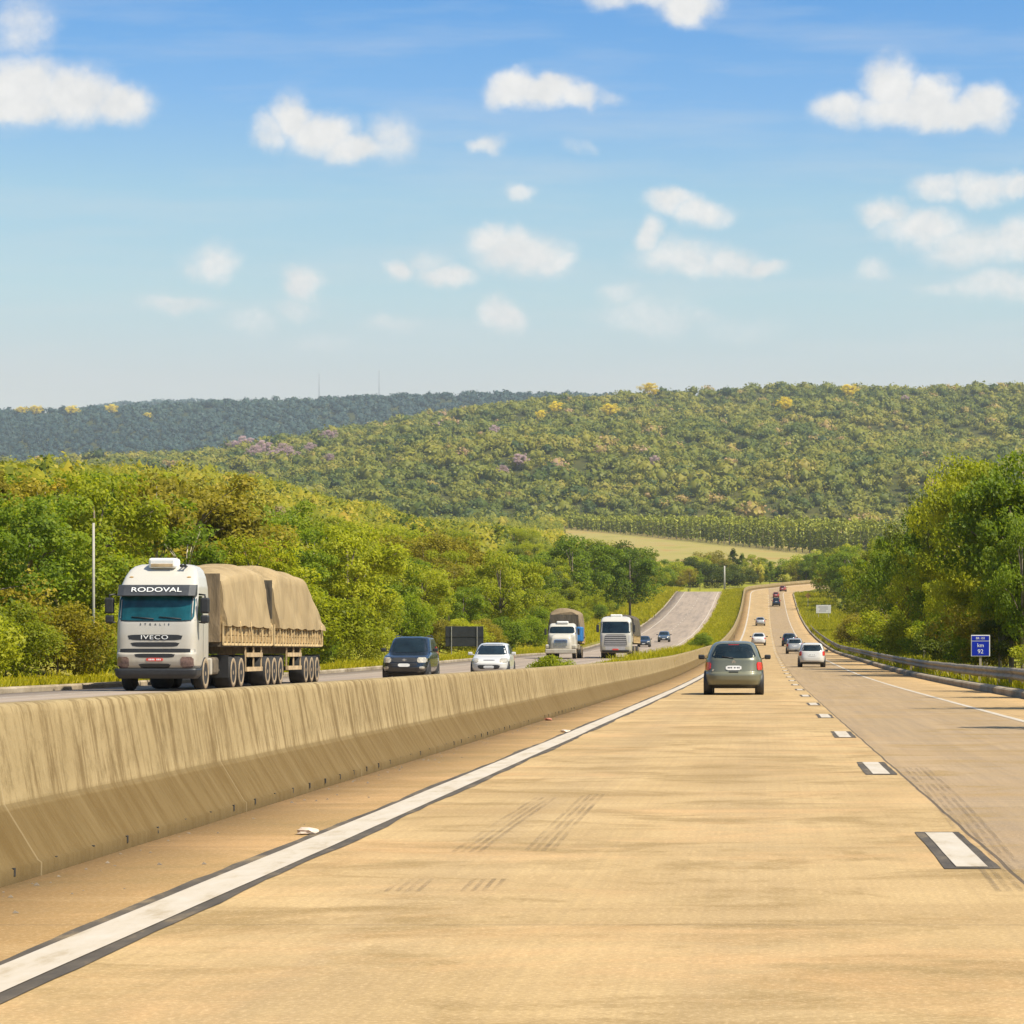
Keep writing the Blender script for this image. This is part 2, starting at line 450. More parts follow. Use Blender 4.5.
    f2 = t.node('ShaderNodeMapRange'); t.l.new(P[1], f2.inputs[0]); f2.inputs[1].default_value = 1900; f2.inputs[2].default_value = 1800
    fm = t.math('MULTIPLY', fld.outputs[0], f2.outputs[0])
    patch = t.noise(t.node('ShaderNodeNewGeometry').outputs['Position'], .016, 5, .6, 1.0)
    fc = t.ramp(patch, [(.30, (0.2322, 0.2150, 0.0430)), (.46, (0.3612, 0.2924, 0.0946)), (.58, (0.3956, 0.2924, 0.1118)), (.66, (0.3956, 0.2150, 0.0774)), (.72, (0.3698, 0.2924, 0.1032))])
    fc = t.mix(.32, fc, (0.1376, 0.1290, 0.0258)); fc = t.mix(t.ramp(n2, [(.4, 0), (.8, .4)]), fc, (0.2580, 0.2408, 0.0516))
    col = t.mix(fm, col, fc)
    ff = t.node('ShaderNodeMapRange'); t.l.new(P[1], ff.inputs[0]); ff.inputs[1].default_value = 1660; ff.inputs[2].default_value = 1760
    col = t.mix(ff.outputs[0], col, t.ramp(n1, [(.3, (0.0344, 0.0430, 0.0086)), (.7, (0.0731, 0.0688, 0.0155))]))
    t.bump(n3, .5, .1)
    t.base(col, .95, 0, .1); M['ground'] = t.m

    # ---- plants.  four tones each, dark to light
    M['leaf_lime'] = foliage('leaf_lime', [(0, (0.140, 0.168, 0.007)), (.35, (0.297, 0.330, 0.011)), (.65, (0.448, 0.454, 0.018)), (1, (0.582, 0.560, 0.056))], 0.58)
    M['leaf_green'] = foliage('leaf_green', [(0, (0.067, 0.109, 0.007)), (.4, (0.167, 0.241, 0.009)), (.7, (0.287, 0.351, 0.014)), (1, (0.437, 0.460, 0.034))], 0.56)
    M['leaf_dark'] = foliage('leaf_dark', [(0, (0.033, 0.053, 0.004)), (.45, (0.094, 0.123, 0.007)), (.8, (0.182, 0.204, 0.011)), (1, (0.308, 0.297, 0.022))], 0.46)
    M['leaf_olive'] = foliage('leaf_olive', [(0, (0.106, 0.099, 0.009)), (.4, (0.252, 0.218, 0.015)), (.7, (0.398, 0.325, 0.022)), (1, (0.526, 0.403, 0.045))], 0.54)
    M['leaf_gold'] = foliage('leaf_gold', [(0, (.17, .13, .008)), (.4, (.36, .26, .010)), (.75, (.52, .36, .010)), (1, (.60, .42, .03))], 0.45)
    M['leaf_rust'] = foliage('leaf_rust', [(0, (.14, .08, .02)), (.4, (.33, .17, .03)), (.75, (.46, .24, .045)), (1, (.48, .31, .08))], .28)
    M['leaf_mauve'] = foliage('leaf_mauve', [(0, (.15, .12, .05)), (.4, (.29, .22, .09)), (.75, (.38, .29, .13)), (1, (.42, .33, .18))], .2)
    M['bloom_yellow'] = foliage('bloom_yellow', [(0, (.60, .44, .005)), (.5, (.85, .66, .006)), (1, (.88, .72, .03))], .2)
    M['bloom_pink'] = foliage('bloom_pink', [(0, (.34, .22, .22)), (.5, (.52, .35, .37)), (1, (.62, .46, .46))], .2)
    M['hill_leaf'] = foliage('hill_leaf', [(0, (0.023, 0.047, 0.009)), (.22, (0.076, 0.108, 0.011)), (.45, (0.178, 0.187, 0.014)), (.68, (0.279, 0.246, 0.022)), (.82, (0.368, 0.275, 0.050)), (.93, (0.381, 0.234, 0.110)), (1, (0.457, 0.304, 0.198))], 0.3, hue_by_attr=True)
    M['shaded_ridge_leaf'] = foliage('shaded_ridge_leaf', [(0, (.008, .024, .022)), (.5, (.020, .048, .038)), (.9, (.040, .070, .042)), (1, (.09, .10, .04))], .05, hue_by_attr=True)  # cloud shadow and blue distance haze are mixed into this leaf colour
    M['wood_leaf'] = foliage('wood_leaf', [(0, (0.039, 0.066, 0.006)), (.3, (0.143, 0.175, 0.011)), (.55, (0.308, 0.295, 0.017)), (.8, (0.463, 0.374, 0.032)), (1, (0.496, 0.295, 0.065))], 0.42, hue_by_attr=True)
    M['gum_leaf'] = foliage('plantation_leaf', [(0, (.060, .075, .010)), (.5, (.23, .25, .018)), (1, (.48, .46, .05))], .28, hue_by_attr=True)
    M['grass'] = foliage('grass_blades', [(0, (.24, .24, .008)), (.4, (.45, .41, .010)), (.75, (.60, .49, .022)), (1, (.66, .52, .08))], 0.55, hue_by_attr=False)
    M['bark'] = simple('bark', (.17, .135, .095), .95, var=.4, scale=4)
    M['pale_bark'] = simple('pale_bark', (.42, .36, .26), .9, var=.3, scale=3)
make_materials()
# ------------------------------------------------------------------ lie of the land
PD = np.array([-60, 0, 60, 100, 130, 156, 178, 208, 240, 270, 314, 360, 409, 458, 502, 540, 580, 620, 654, 700, 760, 850, 950, 1215, 1650, 1700.])
PZ = np.array([0, 0, 0, .03, .12, .29, .46, .72, .98, 1.25, 2.02, 3.0, 4.2, 5.75, 7.4, 9.1, 11.2, 13.7, 15.9, 17.5, 19.2, 21.5, 28, 46, 76, 80.])
_d = np.arange(-60, 1700, 2.0)
_z = np.interp(_d, PD, PZ)
_k = np.exp(-np.linspace(-2, 2, 21) ** 2); _k /= _k.sum()
_zs = np.convolve(np.pad(_z, 10, mode='edge'), _k, mode='valid')
def prof(d):
    return np.interp(d, _d, _zs)
# near and far rim of the hills, read as picture heights over picture columns
RIDGE = (np.array([-700, -300, 0, 200, 300, 420, 550, 640, 700, 830, 900, 1024, 1300, 2200]), np.array([500, 486, 474, 457, 441, 418, 402, 398, 395, 390, 394, 393, 390, 395.]))
RIDGE2 = (np.array([-900, -300, 0, 100, 250, 400, 500, 600, 800, 2200]), np.array([430, 424, 414, 411, 404, 399, 396, 398, 404, 410.]))
RIDGE3 = (np.array([-900, 60, 90, 120, 150, 200, 225, 260, 2200]), np.array([440, 416, 408, 404, 402.5, 401, 402, 412, 440.]))
def sstep(a, b, x):
    t = np.clip((x - a) / (b - a), 0, 1); return t * t * (3 - 2 * t)
def ground(x, d):
    x = np.asarray(x, float); d = np.asarray(d, float)
    base = prof(np.minimum(d, 1700))
    fade = 1 - sstep(750, 1050, d)
    left = .2 * np.clip(-x - 24, 0, 110) * fade * sstep(40, 90, d)
    right = .05 * np.clip(x - 9, 0, 200) * fade
    z = base + left + right
    dd = np.maximum(d, 1)
    ang = VX + F * x / dd
    zr = EYE + (VY - np.interp(ang, *RIDGE)) / F * 3200
    zr2 = EYE + (VY - np.interp(ang, *RIDGE2)) / F * 5500
    zr3 = EYE + (VY - np.interp(ang, *RIDGE3)) / F * 9000
    lump = 5 * np.sin(x / 170 + d / 240) + 4 * np.sin(x / 91 - d / 133 + 2) + 3 * np.sin(d / 61 + x / 77)
    t = np.clip((d - 1700) / 1500, 0, 1)
    hill = 80 + (zr - 80) * (t ** .92) + lump * sstep(0, .15, t) * (1 - sstep(.85, 1, t))
    z = np.where(d > 1700, hill, z)
    z = np.where(d > 3200, zr + (np.minimum(zr, 210) - zr) * sstep(3200, 4200, d), z)
    z = np.where(d > 4200, np.minimum(zr, 210) + (zr2 - np.minimum(zr, 210)) * np.clip((d - 4200) / 1300, 0, 1), z)
    z = np.where(d > 5500, zr2 + (330 - zr2) * sstep(5500, 7000, d), z)
    z = np.where(d > 7000, 330 + (zr3 - 330) * np.clip((d - 7000) / 2000, 0, 1), z)
    z = np.where(d > 9000, zr3 - (d - 9000) * .1, z)
    return z

# carriageway by the camera: straight, then a banked right-hand bend beyond the rise
BEND = 640.0; RAD = 300.0
def bend_x(d):
    return np.where(d > BEND, (d - BEND) ** 2 / (2 * RAD), 0.0)
def road_z(x, d):
    """x measured from the line of the camera"""
    e = sstep(610, 720, d)
    return prof(np.minimum(d, 700)) + np.where(d > 700, (d - 700) * .05, 0) + e * (.5 - .10 * (x + 3))
ROAD_L, ROAD_R = -4.1, 7.05
FAR_L, FAR_R = -20.9, -10.1
def far_z(d):
    return prof(np.minimum(d, 664)) + .12 * (1 - sstep(150, 260, d)) - .45 * sstep(230, 330, d) * (1 - sstep(390, 560, d)) + np.where(d > 664, -(d - 664) * .03, 0)

def build_ground():
    ds = np.concatenate([np.array([-40, -15, 0]), np.geomspace(6, 1700, 190), np.linspace(1712, 3300, 90), np.geomspace(3340, 12000, 70)])
    xn = np.concatenate([np.arange(0, 40, 1.3), np.geomspace(40, 900, 46), np.geomspace(960, 6500, 34)])
    xs = np.concatenate([-xn[:0:-1], xn])
    D, X = np.meshgrid(ds, xs, indexing='ij')
    Z = ground(X, D)
    # cut below both carriageways so their sheets lie on top
    b = bend_x(D)
    Z = np.where((X > -30) & (X < -4.9) & (D < 660), np.minimum(Z, np.where(X < -7.5, far_z(D) + .2 * np.clip(-X - 24, 0, 110) * sstep(40, 90, D), Z)), Z)
    inroad = (X > ROAD_L - .9 + b) & (X < ROAD_R + .9 + b) & (D < 900)
    Z = np.where(inroad, np.minimum(Z, road_z(X - b, D)) - .22, Z)
    infar = (X > FAR_L - .6) & (X < FAR_R + .6) & (D < 760)
    Z = np.where(infar, np.minimum(Z, far_z(D)) - .22, Z)
    nr, nc = D.shape
    V = np.stack([X, D, Z], -1).reshape(-1, 3)
    i = np.arange(nr - 1)[:, None] * nc + np.arange(nc - 1)[None, :]
    Q = np.stack([i, i + 1, i + nc + 1, i + nc], -1).reshape(-1, 4)
    me = mesh_np('ground', V, Q, smooth=True)
    tag(mesh_object('ground', me, M['ground']), kind='structure')
build_ground()

def road_sheet(name, x0, x1, d0, d1, mat, zf, lift=0.0, parent=None, bend=True, nx=2, step=4.0, skirt=0.0, wob=0.0, seed=0):
    ds = np.arange(d0, d1 + .01, step) if d1 - d0 > step else np.array([d0, d1])
    if ds[-1] < d1 - .01: ds = np.append(ds, d1)
    xs = np.linspace(x0, x1, nx)
    D, X = np.meshgrid(ds, xs, indexing='ij')
    Xr = X.copy()
    if wob:
        r = np.random.default_rng(seed)
        w = np.stack([np.convolve(r.normal(0, 1, len(ds) + 8), np.ones(9) / 4, 'valid') for _ in range(nx)], 1)
        Xr = X + wob * w
    Z = zf(Xr, D) + lift
    B = bend_x(D) if bend else 0
    V = np.stack([Xr + B, D, Z], -1)
    nr = len(ds)
    if skirt:
        V = np.concatenate([V[:, :1] - np.array([.02, 0, skirt]), V, V[:, -1:] + np.array([.02, 0, -skirt])], 1)
    nc = V.shape[1]
    i = np.arange(nr - 1)[:, None] * nc + np.arange(nc - 1)[None, :]
    Q = np.stack([i, i + 1, i + nc + 1, i + nc], -1).reshape(-1, 4)
    me = mesh_np(name, V.reshape(-1, 3), Q, smooth=False)
    return mesh_object(name, me, mat, parent)

rz = lambda x, d: road_z(x, d)
fz = lambda x, d: far_z(d) + 0 * x
road = tag(road_sheet('motorway', ROAD_L - .12, ROAD_R, -30, 860, M['road'], rz, 0, None, nx=12, step=3, skirt=1.6), kind='structure')
oppo = tag(road_sheet('opposite_carriageway', FAR_L, FAR_R, -30, 740, M['road_far'], fz, 0, None, bend=False, nx=6, step=3, skirt=.8), kind='structure')

# painted lines: worn white on a wider black border
road_sheet('line_border', -3.12, -2.73, -5, 330, M['paint_black'], rz, .004, road, step=.35, wob=.022, seed=3)
road_sheet('edge_line', -3.05, -2.80, -5, 850, M['paint_white'], rz, .008, road, step=.8, wob=.006, seed=4)
road_sheet('edge_line', 4.70, 4.84, -5, 850, M['paint_white'], rz, .005, road, step=2, wob=.006, seed=5)
d = 15.8
k = 0
while d < 640:
    if k < 22: road_sheet('dash_border', 1.07, 1.38, d - .10, d + 3.12, M['paint_black'], rz, .004, road, step=.35, wob=.014, seed=40 + k)
    road_sheet('lane_dash', 1.13, 1.315, d, d + 3.0, M['paint_white'], rz, .008, road, step=.4, wob=.005, seed=80 + k)
    d += 12.08; k += 1
road_sheet('edge_line', -19.0, -18.86, -5, 700, M['paint_white'], fz, .005, oppo, bend=False, step=4)
road_sheet('edge_line', -10.95, -10.81, -5, 700, M['paint_white'], fz, .005, oppo, bend=False, step=4)
d = 6.0
while d < 640:
    road_sheet('lane_dash', -15.0, -14.86, d, d + 3, M['paint_white'], fz, .005, oppo, bend=False); d += 12
# tyre marks
def skid(pts, n, gap, w):
    m = MB()
    for i in range(n):
        o = (i - (n - 1) / 2) * gap
        for (xa, da), (xb, db) in zip(pts, pts[1:]):
            m.add([(xa + o - w, da, .0045), (xa + o + w, da, .0045), (xb + o + w, db, .0045), (xb + o - w, db, .0045)], [(0, 1, 2, 3)])
    return m.build('tyre_mark', M['skid'], road)
skid([(-1.87, 17.0), (-1.885, 20), (-1.88, 23.4)], 4, .055, .016)
skid([(-1.42, 17.1), (-1.46, 20), (-1.50, 24.0)], 4, .055, .016)
skid([(-1.90, 14.2), (-1.92, 15.0)], 4, .055, .014)
skid([(-1.50, 14.2), (-1.52, 15.0)], 4, .055, .014)
skid([(1.36, 14.2), (1.40, 16.2), (1.47, 18.6), (1.53, 21), (1.59, 24), (1.66, 29.5)], 5, .06, .017)

# low kerbs of the roadside gutters
def kerb(name, prof2, x, d0, d1, zf, bend, step=4.0, gapdir=0):
    ds = np.arange(d0, d1, step)
    m = MB(); rings = []
    for dd in ds:
        b = float(bend_x(dd)) if bend else 0
        z = float(zf(np.array(x), np.array(dd)))
        rings.append([(x + b + px, dd, z + pz) for px, pz in prof2])
    m.loft(rings, False, True)
    return tag(m.build(name, M['kerb']), kind='structure')
kerb('kerb', [(0, -.1), (0, .16), (.05, .2), (.26, .22), (.30, .17), (.30, -.3)], ROAD_R, 8, 700, rz, True)
kerb('kerb', [(0, -.3), (0, .14), (.06, .17), (.25, .17), (.28, .12), (.28, -.1)], FAR_L - .28, 10, 690, fz, False)
kerb('kerb', [(0, -.1), (0, .15), (.05, .19), (.42, .22), (.48, .17), (.48, -.3)], FAR_R, 20, 690, fz, False)

# ------------------------------------------------------------------ median barrier
def build_barrier():
    pts = [(-4.08, -.06), (-4.08, .075), (-4.10, .09), (-4.275, .375), (-4.29, .40), (-4.375, .90), (-4.39, .945), (-4.42, .96), (-4.56, .96), (-4.59, .945), (-4.605, .90), (-4.69, .40), (-4.89, .09), (-4.89, -.25)]
    sub = []
    for (xa, za), (xb, zb) in zip(pts, pts[1:]):
        n = max(1, int(math.hypot(xb - xa, zb - za) / .12))
        for i in range(n): sub.append((xa + (xb - xa) * i / n, za + (zb - za) * i / n))
    sub.append(pts[-1])
    ds = np.concatenate([np.arange(3, 120, .6), np.arange(120, 860, 4)])
    n = len(sub); V = []; H = []
    for dd in ds:
        b = float(bend_x(dd)); z = float(road_z(np.array(-4.1), np.array(dd)))
        for x, h in sub:
            w = .006 * math.sin(dd * 1.7 + h * 3) + .004 * math.sin(dd * .43)
            V.append((x + b + w, dd, z + h)); H.append(h)
    i = np.arange(len(ds) - 1)[:, None] * n + np.arange(n - 1)[None, :]
    Q = np.stack([i, i + n, i + n + 1, i + 1], -1).reshape(-1, 4)
    me = mesh_np('concrete_barrier', V, Q, smooth=False)
    at = me.attributes.new('height', 'FLOAT', 'POINT'); at.data.foreach_set('value', np.array(H, dtype=np.float32))
    o = mesh_object('concrete_barrier', me, M['barrier'])
    tag(o, 'long weathered concrete median barrier with dark vertical streaks and sloped foot', 'barrier')
    m = MB()                                     # drain holes along the foot
    for kk in range(60):
        dd = 12.1 + kk * .873
        m.box(-4.09, -4.0775, dd - .018, dd + .016, .04, .085)
    tag(m.build('drain_hole', M['dark_metal'], o), kind='stuff')
build_barrier()

# ------------------------------------------------------------------ guardrail
def build_guardrail():
    x = 7.62
    root = tag(empty('guardrail', (x, 36, 0)), 'grey corrugated steel guardrail on posts along the right shoulder', 'guardrail')
    w = [(0, .40), (-.05, .44), (-.085, .49), (-.05, .545), (0, .585), (-.05, .63), (-.085, .68), (-.05, .735), (0, .775), (.006, .775), (.006, .40)]
    m = MB(); rings = []
    for dd in np.arange(30, 432, 4.0):
        z = float(prof(dd))
        sag = .012 * math.sin(dd * .7)
        rings.append([(px, dd - 36, z + pz + sag) for px, pz in w])
    m.loft(rings, False, True)
    m.build('rail', M['rail_steel'], root)
    pm = MB()
    pm.box(.008, .15, -.06, .06, -.5, .70)
    first = pm.build('post', M['rail_steel'], root)
    first.location = (0, 0, 0)
    for i in range(1, 99):
        c = first.copy(); COL.objects.link(c); c.parent = root
        c.location = (0, i * 4.0, float(prof(36 + i * 4.0)))
build_guardrail()
# ------------------------------------------------------------------ vehicles
class Shell:
    """a body grown from level outlines: stations of (height, half width, rear y, front y)"""
    def __init__(self, st, e=5.0, n=44, sub=4):
        st = np.array(st, float)
        zs = []
        for a, b in zip(st[:-1, 0], st[1:, 0]): zs += list(np.linspace(a, b, sub, endpoint=False))
        zs.append(st[-1, 0])
        self.zs = np.array(zs); self.st = st; self.e = e; self.n = n
    def at(self, z):
        s = self.st
        return np.interp(z, s[:, 0], s[:, 1]), np.interp(z, s[:, 0], s[:, 2]), np.interp(z, s[:, 0], s[:, 3])
    def add(self, m):
        rings = []
        for z in self.zs:
            hw, yr, yf = self.at(z); yc, hy = (yr + yf) / 2, (yf - yr) / 2
            ring = []
            for k in range(self.n):
                a = 2 * math.pi * (k + .5) / self.n
                c, s = math.cos(a), math.sin(a)
                ring.append((hw * math.copysign(abs(c) ** (2 / self.e), c), yc + hy * math.copysign(abs(s) ** (2 / self.e), s), z))
            rings.append(ring)
        m.loft(rings, True, True)
    def point(self, side, a, z):
        hw, yr, yf = self.at(z); yc, hy = (yr + yf) / 2, (yf - yr) / 2
        e = self.e
        if side in ('front', 'rear'):
            q = max(0, 1 - abs(min(.9999, abs(a) / hw)) ** e) ** (1 / e)
            return Vector((a, yc + (hy if side == 'front' else -hy) * q, z))
        q = max(0, 1 - min(.9999, abs((a - yc) / hy)) ** e) ** (1 / e)
        return Vector(((hw if side == 'right' else -hw) * q, a, z))
    def patch(self, side, a0, a1, z0, z1, off=.008, th=.03, top=None, k=9.0, nu=11, nv=7, rc=.035):
        """panel lying on the body; top = (a0, a1) at its upper edge"""
        t0, t1 = top if top else (a0, a1)
        cutx = min(.35, rc / max(.01, (a1 - a0) / 2)); cutz = min(.35, rc / max(.01, (z1 - z0) / 2))
        m = MB(); outer = []; inner = []
        for j in range(nv):
            t = -1 + 2 * j / (nv - 1)
            for i in range(nu):
                s = -1 + 2 * i / (nu - 1)
                # squircle map rounds the corners
                ss = s - math.copysign(cutx * abs(t) ** k * abs(s) ** k, s); tt = t - math.copysign(cutz * abs(t) ** k * abs(s) ** k, t)
                v = (tt + 1) / 2; u = (ss + 1) / 2
                lo = a0 + (t0 - a0) * v; hi = a1 + (t1 - a1) * v
                a = lo + (hi - lo) * u; z = z0 + (z1 - z0) * v
                p = self.point(side, a, z)
                h = .01
                pa = self.point(side, a + h, z); pz = self.point(side, a, z + h)
                nrm = (pa - p).cross(pz - p)
                if nrm.length < 1e-9: nrm = Vector((0, 1, 0))
                nrm.normalize()
                want = {'front': Vector((0, 1, .2)), 'rear': Vector((0, -1, .2)), 'right': Vector((1, 0, .1)), 'left': Vector((-1, 0, .1))}[side]
                if nrm.dot(want) < 0: nrm = -nrm
                outer.append(p + nrm * off); inner.append(p - nrm * th)
        vs = outer + inner; N = nu * nv; fs = []
        for j in range(nv - 1):
            for i in range(nu - 1):
                q = (j * nu + i, j * nu + i + 1, (j + 1) * nu + i + 1, (j + 1) * nu + i)
                fs.append(q); fs.append(tuple(N + x for x in reversed(q)))
        edge = [j for j in range(nu)] + [(j + 1) * nu - 1 for j in range(1, nv)] + [nv * nu - 1 - j for j in range(1, nu)] + [j * nu for j in range(nv - 2, 0, -1)]
        for a, b in zip(edge, edge[1:] + edge[:1]): fs.append((a, b, N + b, N + a))
        m.add(vs, fs, False)
        return m

def wheel(parent, x, y, r, w, tyre='rubber', rim='rim', dual=False, side=1):
    """side = +1 for a wheel whose outer face looks to +x"""
    root = bpy.data.objects.new('wheel', None); link(root, parent); root.location = (x, y, r); root.empty_display_size = .2
    m = MB(); s = side
    m.lathe_x([(-s * w, r * .62), (-s * w, r * .9), (-s * w * .85, r), (-s * w * .15, r), (0, r * .93), (s * .006, r * .82), (0, r * .62)], 0, 0, 0, 26)
    m.build('tyre', M[tyre], root)
    q = MB()
    if rim == 'dusty_rim': q.lathe_x([(-s * .02, r * .93), (s * .010, r * .90), (s * .012, r * .66), (-s * .02, r * .60), (-s * .03, r * .5), (-s * .055, r * .3), (-s * .01, r * .17), (s * .004, r * .12)], 0, 0, 0, 24)
    else: q.lathe_x([(-s * .05, r * .63), (-s * .012, r * .61), (-s * .03, r * .5), (-s * .055, r * .3), (-s * .01, r * .17), (s * .004, r * .12)], 0, 0, 0, 22)
    q.build('rim', M[rim], root)
    return root

def mirror(parent, x, y, z, w=.18, h=.13, mat='black_plastic', side=1):
    m = MB()
    m.box(x - w / 2, x + w / 2, y - .05, y + .05, z - h / 2, z + h / 2, .035, 2)
    m.tube([(x - side * w * .4, y, z - h * .2), (x - side * (w * .5 + .10), y + .02, z - h * .45)], .018, 6)
    return m.build('mirror', M[mat], parent)

CAR = {
 'hatch': dict(st=[(.20, .70, -1.78, 1.72), (.27, .79, -1.90, 1.88), (.40, .825, -1.95, 1.96), (.58, .83, -1.94, 1.96), (.70, .83, -1.91, 1.86), (.78, .825, -1.89, 1.66), (.86, .81, -1.87, 1.36), (.93, .79, -1.85, 1.02), (1.08, .745, -1.76, .78), (1.25, .685, -1.66, .50), (1.38, .625, -1.54, .22), (1.45, .55, -1.36, -.04), (1.485, .36, -1.05, -.35)], belt=.95, top=1.40, wb=(1.23, -1.25), r=.30),
 'sedan': dict(st=[(.20, .72, -1.98, 1.92), (.27, .80, -2.10, 2.08), (.40, .84, -2.15, 2.16), (.60, .845, -2.15, 2.15), (.72, .845, -2.12, 2.02), (.82, .83, -2.08, 1.60), (.92, .81, -1.98, 1.15), (.96, .79, -1.72, 1.05), (1.10, .745, -1.50, .78), (1.25, .69, -1.25, .45), (1.38, .62, -1.0, .12), (1.44, .54, -.82, -.1), (1.47, .36, -.6, -.3)], belt=.98, top=1.39, wb=(1.35, -1.30), r=.31),
 'suv': dict(st=[(.34, .76, -2.10, 2.02), (.42, .84, -2.22, 2.18), (.55, .87, -2.26, 2.25), (.72, .875, -2.24, 2.22), (.92, .875, -2.2, 2.12), (1.0, .86, -2.19, 1.85), (1.06, .845, -2.18, 1.30), (1.10, .83, -2.17, 1.05), (1.30, .785, -2.10, .80), (1.52, .73, -2.02, .52), (1.66, .68, -1.94, .30), (1.71, .60, -1.85, .15), (1.735, .42, -1.7, -.05)], belt=1.12, top=1.66, wb=(1.38, -1.32), r=.36),
 'mpv': dict(st=[(.22, .74, -1.92, 1.92), (.30, .84, -2.06, 2.04), (.44, .875, -2.12, 2.12), (.58, .88, -2.13, 2.12), (.635, .88, -2.11, 2.08), (.66, .875, -2.02, 2.04), (.80, .865, -1.98, 1.85), (.94, .845, -1.94, 1.45), (1.02, .825, -1.92, 1.18), (1.14, .785, -1.86, .95), (1.30, .725, -1.75, .68), (1.44, .655, -1.61, .40), (1.52, .585, -1.46, .16), (1.56, .50, -1.30, -.04), (1.585, .32, -1.0, -.35)], belt=1.05, top=1.50, wb=(1.36, -1.38), r=.31),
}
def make_car(kind, paint, name, label, cat, loc, rz=0.0, scale=1.0, group=None, extra=None, detail=2, head='headlight', low='black_plastic'):
    c = CAR[kind]; st = c['st']
    root = tag(empty(name, loc, rz), label, cat, group)
    sh = Shell(st, 5.0 if kind != 'suv' else 6.5)
    m = MB(); sh.add(m); m.build('body', M[paint], root)
    b, tp, r = c['belt'], c['top'], c['r']
    hb, ht = sh.at(b)[0], sh.at(tp)[0]
    mid = (b + tp) / 2
    # glazing
    sh.patch('rear', -hb * .83, hb * .83, b + .03, tp, .007, .03, (-ht * .80, ht * .80)).build('rear_window', M['glass'], root)
    sh.patch('front', -hb * .90, hb * .90, b + .01, tp + .01, .007, .03, (-ht * .84, ht * .84)).build('windscreen', M['glass'], root)
    yr0, yf0 = sh.at(b)[1], sh.at(b)[2]; yr1, yf1 = sh.at(tp)[1], sh.at(tp)[2]
    for sd in ('left', 'right'):
        bm_ = yr0 + (yf0 - yr0) * .46
        sh.patch(sd, bm_ + .04, yf0 - .34, b + .03, tp - .02, .007, .03, (bm_ + .02, yf1 - .26)).build('side_window', M['glass'], root)
        sh.patch(sd, yr0 + .36, bm_ - .04, b + .03, tp - .02, .007, .03, (yr1 + .30, bm_ - .06)).build('side_window', M['glass'], root)
    hw = max(s[1] for s in st)
    zlow = st[1][0]
    # wheels in dark arches
    for y in c['wb']:
        for s in (1, -1):
            wheel(root, s * (hw + .002), y, r, .19, side=s)
            a = MB()
            a.lathe_x([(-s * .25, r * 1.2), (s * .0, r * 1.2), (s * .004, r * 1.0), (-s * .06, r * .9)], s * (hw - .006), y, r + .03, 22)
            a.build('wheel_arch', M['black_plastic'], root)
    u = MB(); u.box(-hw * .78, hw * .78, st[0][2] + .35, st[0][3] - .25, r * .62, st[0][0] + .05, .03)
    u.box(-hw * .35, hw * .1, st[0][2] + .1, st[0][2] + .34, .20, .30, .03)
    u.build('underbody', M['dark_metal'], root)
    # lamps
    hb2 = hw
    zt = {'mpv': (.73, .96), 'hatch': (.70, .97), 'sedan': (.72, .90), 'suv': (.95, 1.35)}[kind]
    for s in (1, -1):
        a0, a1 = sorted((s * hb2 * .775, s * hb2 * .955))
        sh.patch('rear', a0, a1, zt[0], zt[1], .016, .05, (a0 * .975, a1 * .975)).build('tail_light', M['tail_red'], root)
        zh = {'mpv': (.66, .84), 'hatch': (.62, .80), 'sedan': (.64, .78), 'suv': (.74, .93)}[kind]
        a0, a1 = sorted((s * hb2 * .56, s * hb2 * .94))
        sh.patch('front', a0, a1, zh[0], zh[1], .014, .05).build('headlight', M[head], root)
        yy = yf0 - .42
        mirror(root, s * (hw + .12), yy, b + (.06 if kind != 'suv' else .1), .19, .14, 'black_plastic' if detail != 3 else paint, s)
    # bumper strips, plates, grille
    zb = {'mpv': (.19, .30), 'hatch': (.19, .32), 'sedan': (.19, .30), 'suv': (.36, .55)}[kind]
    sh.patch('rear', -hw * .90, hw * .90, zb[0] + .02, zb[1], .012, .05, nu=17).build('rear_valance', M[low], root)
    pl = {'mpv': .79, 'hatch': .74, 'sedan': .76, 'suv': .95}[kind]
    p = sh.patch('rear', -.23, .23, pl - .065, pl + .065, .016, .03).build('number_plate', M['plate'], root)
    sub = MB()
    yy = sh.point('rear', 0, pl).y - .0185
    xx = -.17
    for i, wd in enumerate((.035, .03, .035, .0, .032, .012, .032, .03)):
        if wd: sub.box(xx, xx + wd, yy - .002, yy + .002, pl - .032, pl + .03)
        xx += .045
    sub.build('plate_characters', M['plate_ink'], p)
    zg = {'mpv': (.36, .56), 'hatch': (.34, .52), 'sedan': (.32, .50), 'suv': (.60, .73)}[kind]
    sh.patch('front', -hw * .52, hw * .52, zg[0], zg[1], .010, .05, (-hw * .60, hw * .60), nu=15).build('lower_grille', M['black_plastic'], root)
    pz = sum(zg) / 2 - (.0 if kind != 'suv' else .02)
    sh.patch('front', -.22, .22, pz - .06, pz + .06, .024, .02).build('number_plate', M['plate'], root)
    if kind == 'suv':
        sh.patch('front', -hw * .54, hw * .54, .76, .92, .012, .05, nu=15).build('grille', M['black_plastic'], root)
        e = MB(); y0 = sh.point('front', 0, .84).y
        e.box(-.09, .09, y0 + .012, y0 + .03, .82, .86, .008); e.box(-.035, .035, y0 + .012, y0 + .031, .795, .885, .008)
        e.build('emblem', M['chrome'], root)
        for s in (1, -1):
            t = MB(); t.tube([(s * .60, -1.75, 1.75), (s * .61, -1.2, 1.78), (s * .61, -.2, 1.775), (s * .60, 0, 1.73)], .018, 6); t.build('roof_rail', M['black_plastic'], root)
            a0, a1 = sorted((s * hw * .66, s * hw * .86))
            sh.patch('front', a0, a1, .50, .60, .012, .04).build('fog_lamp', M['headlight'], root)
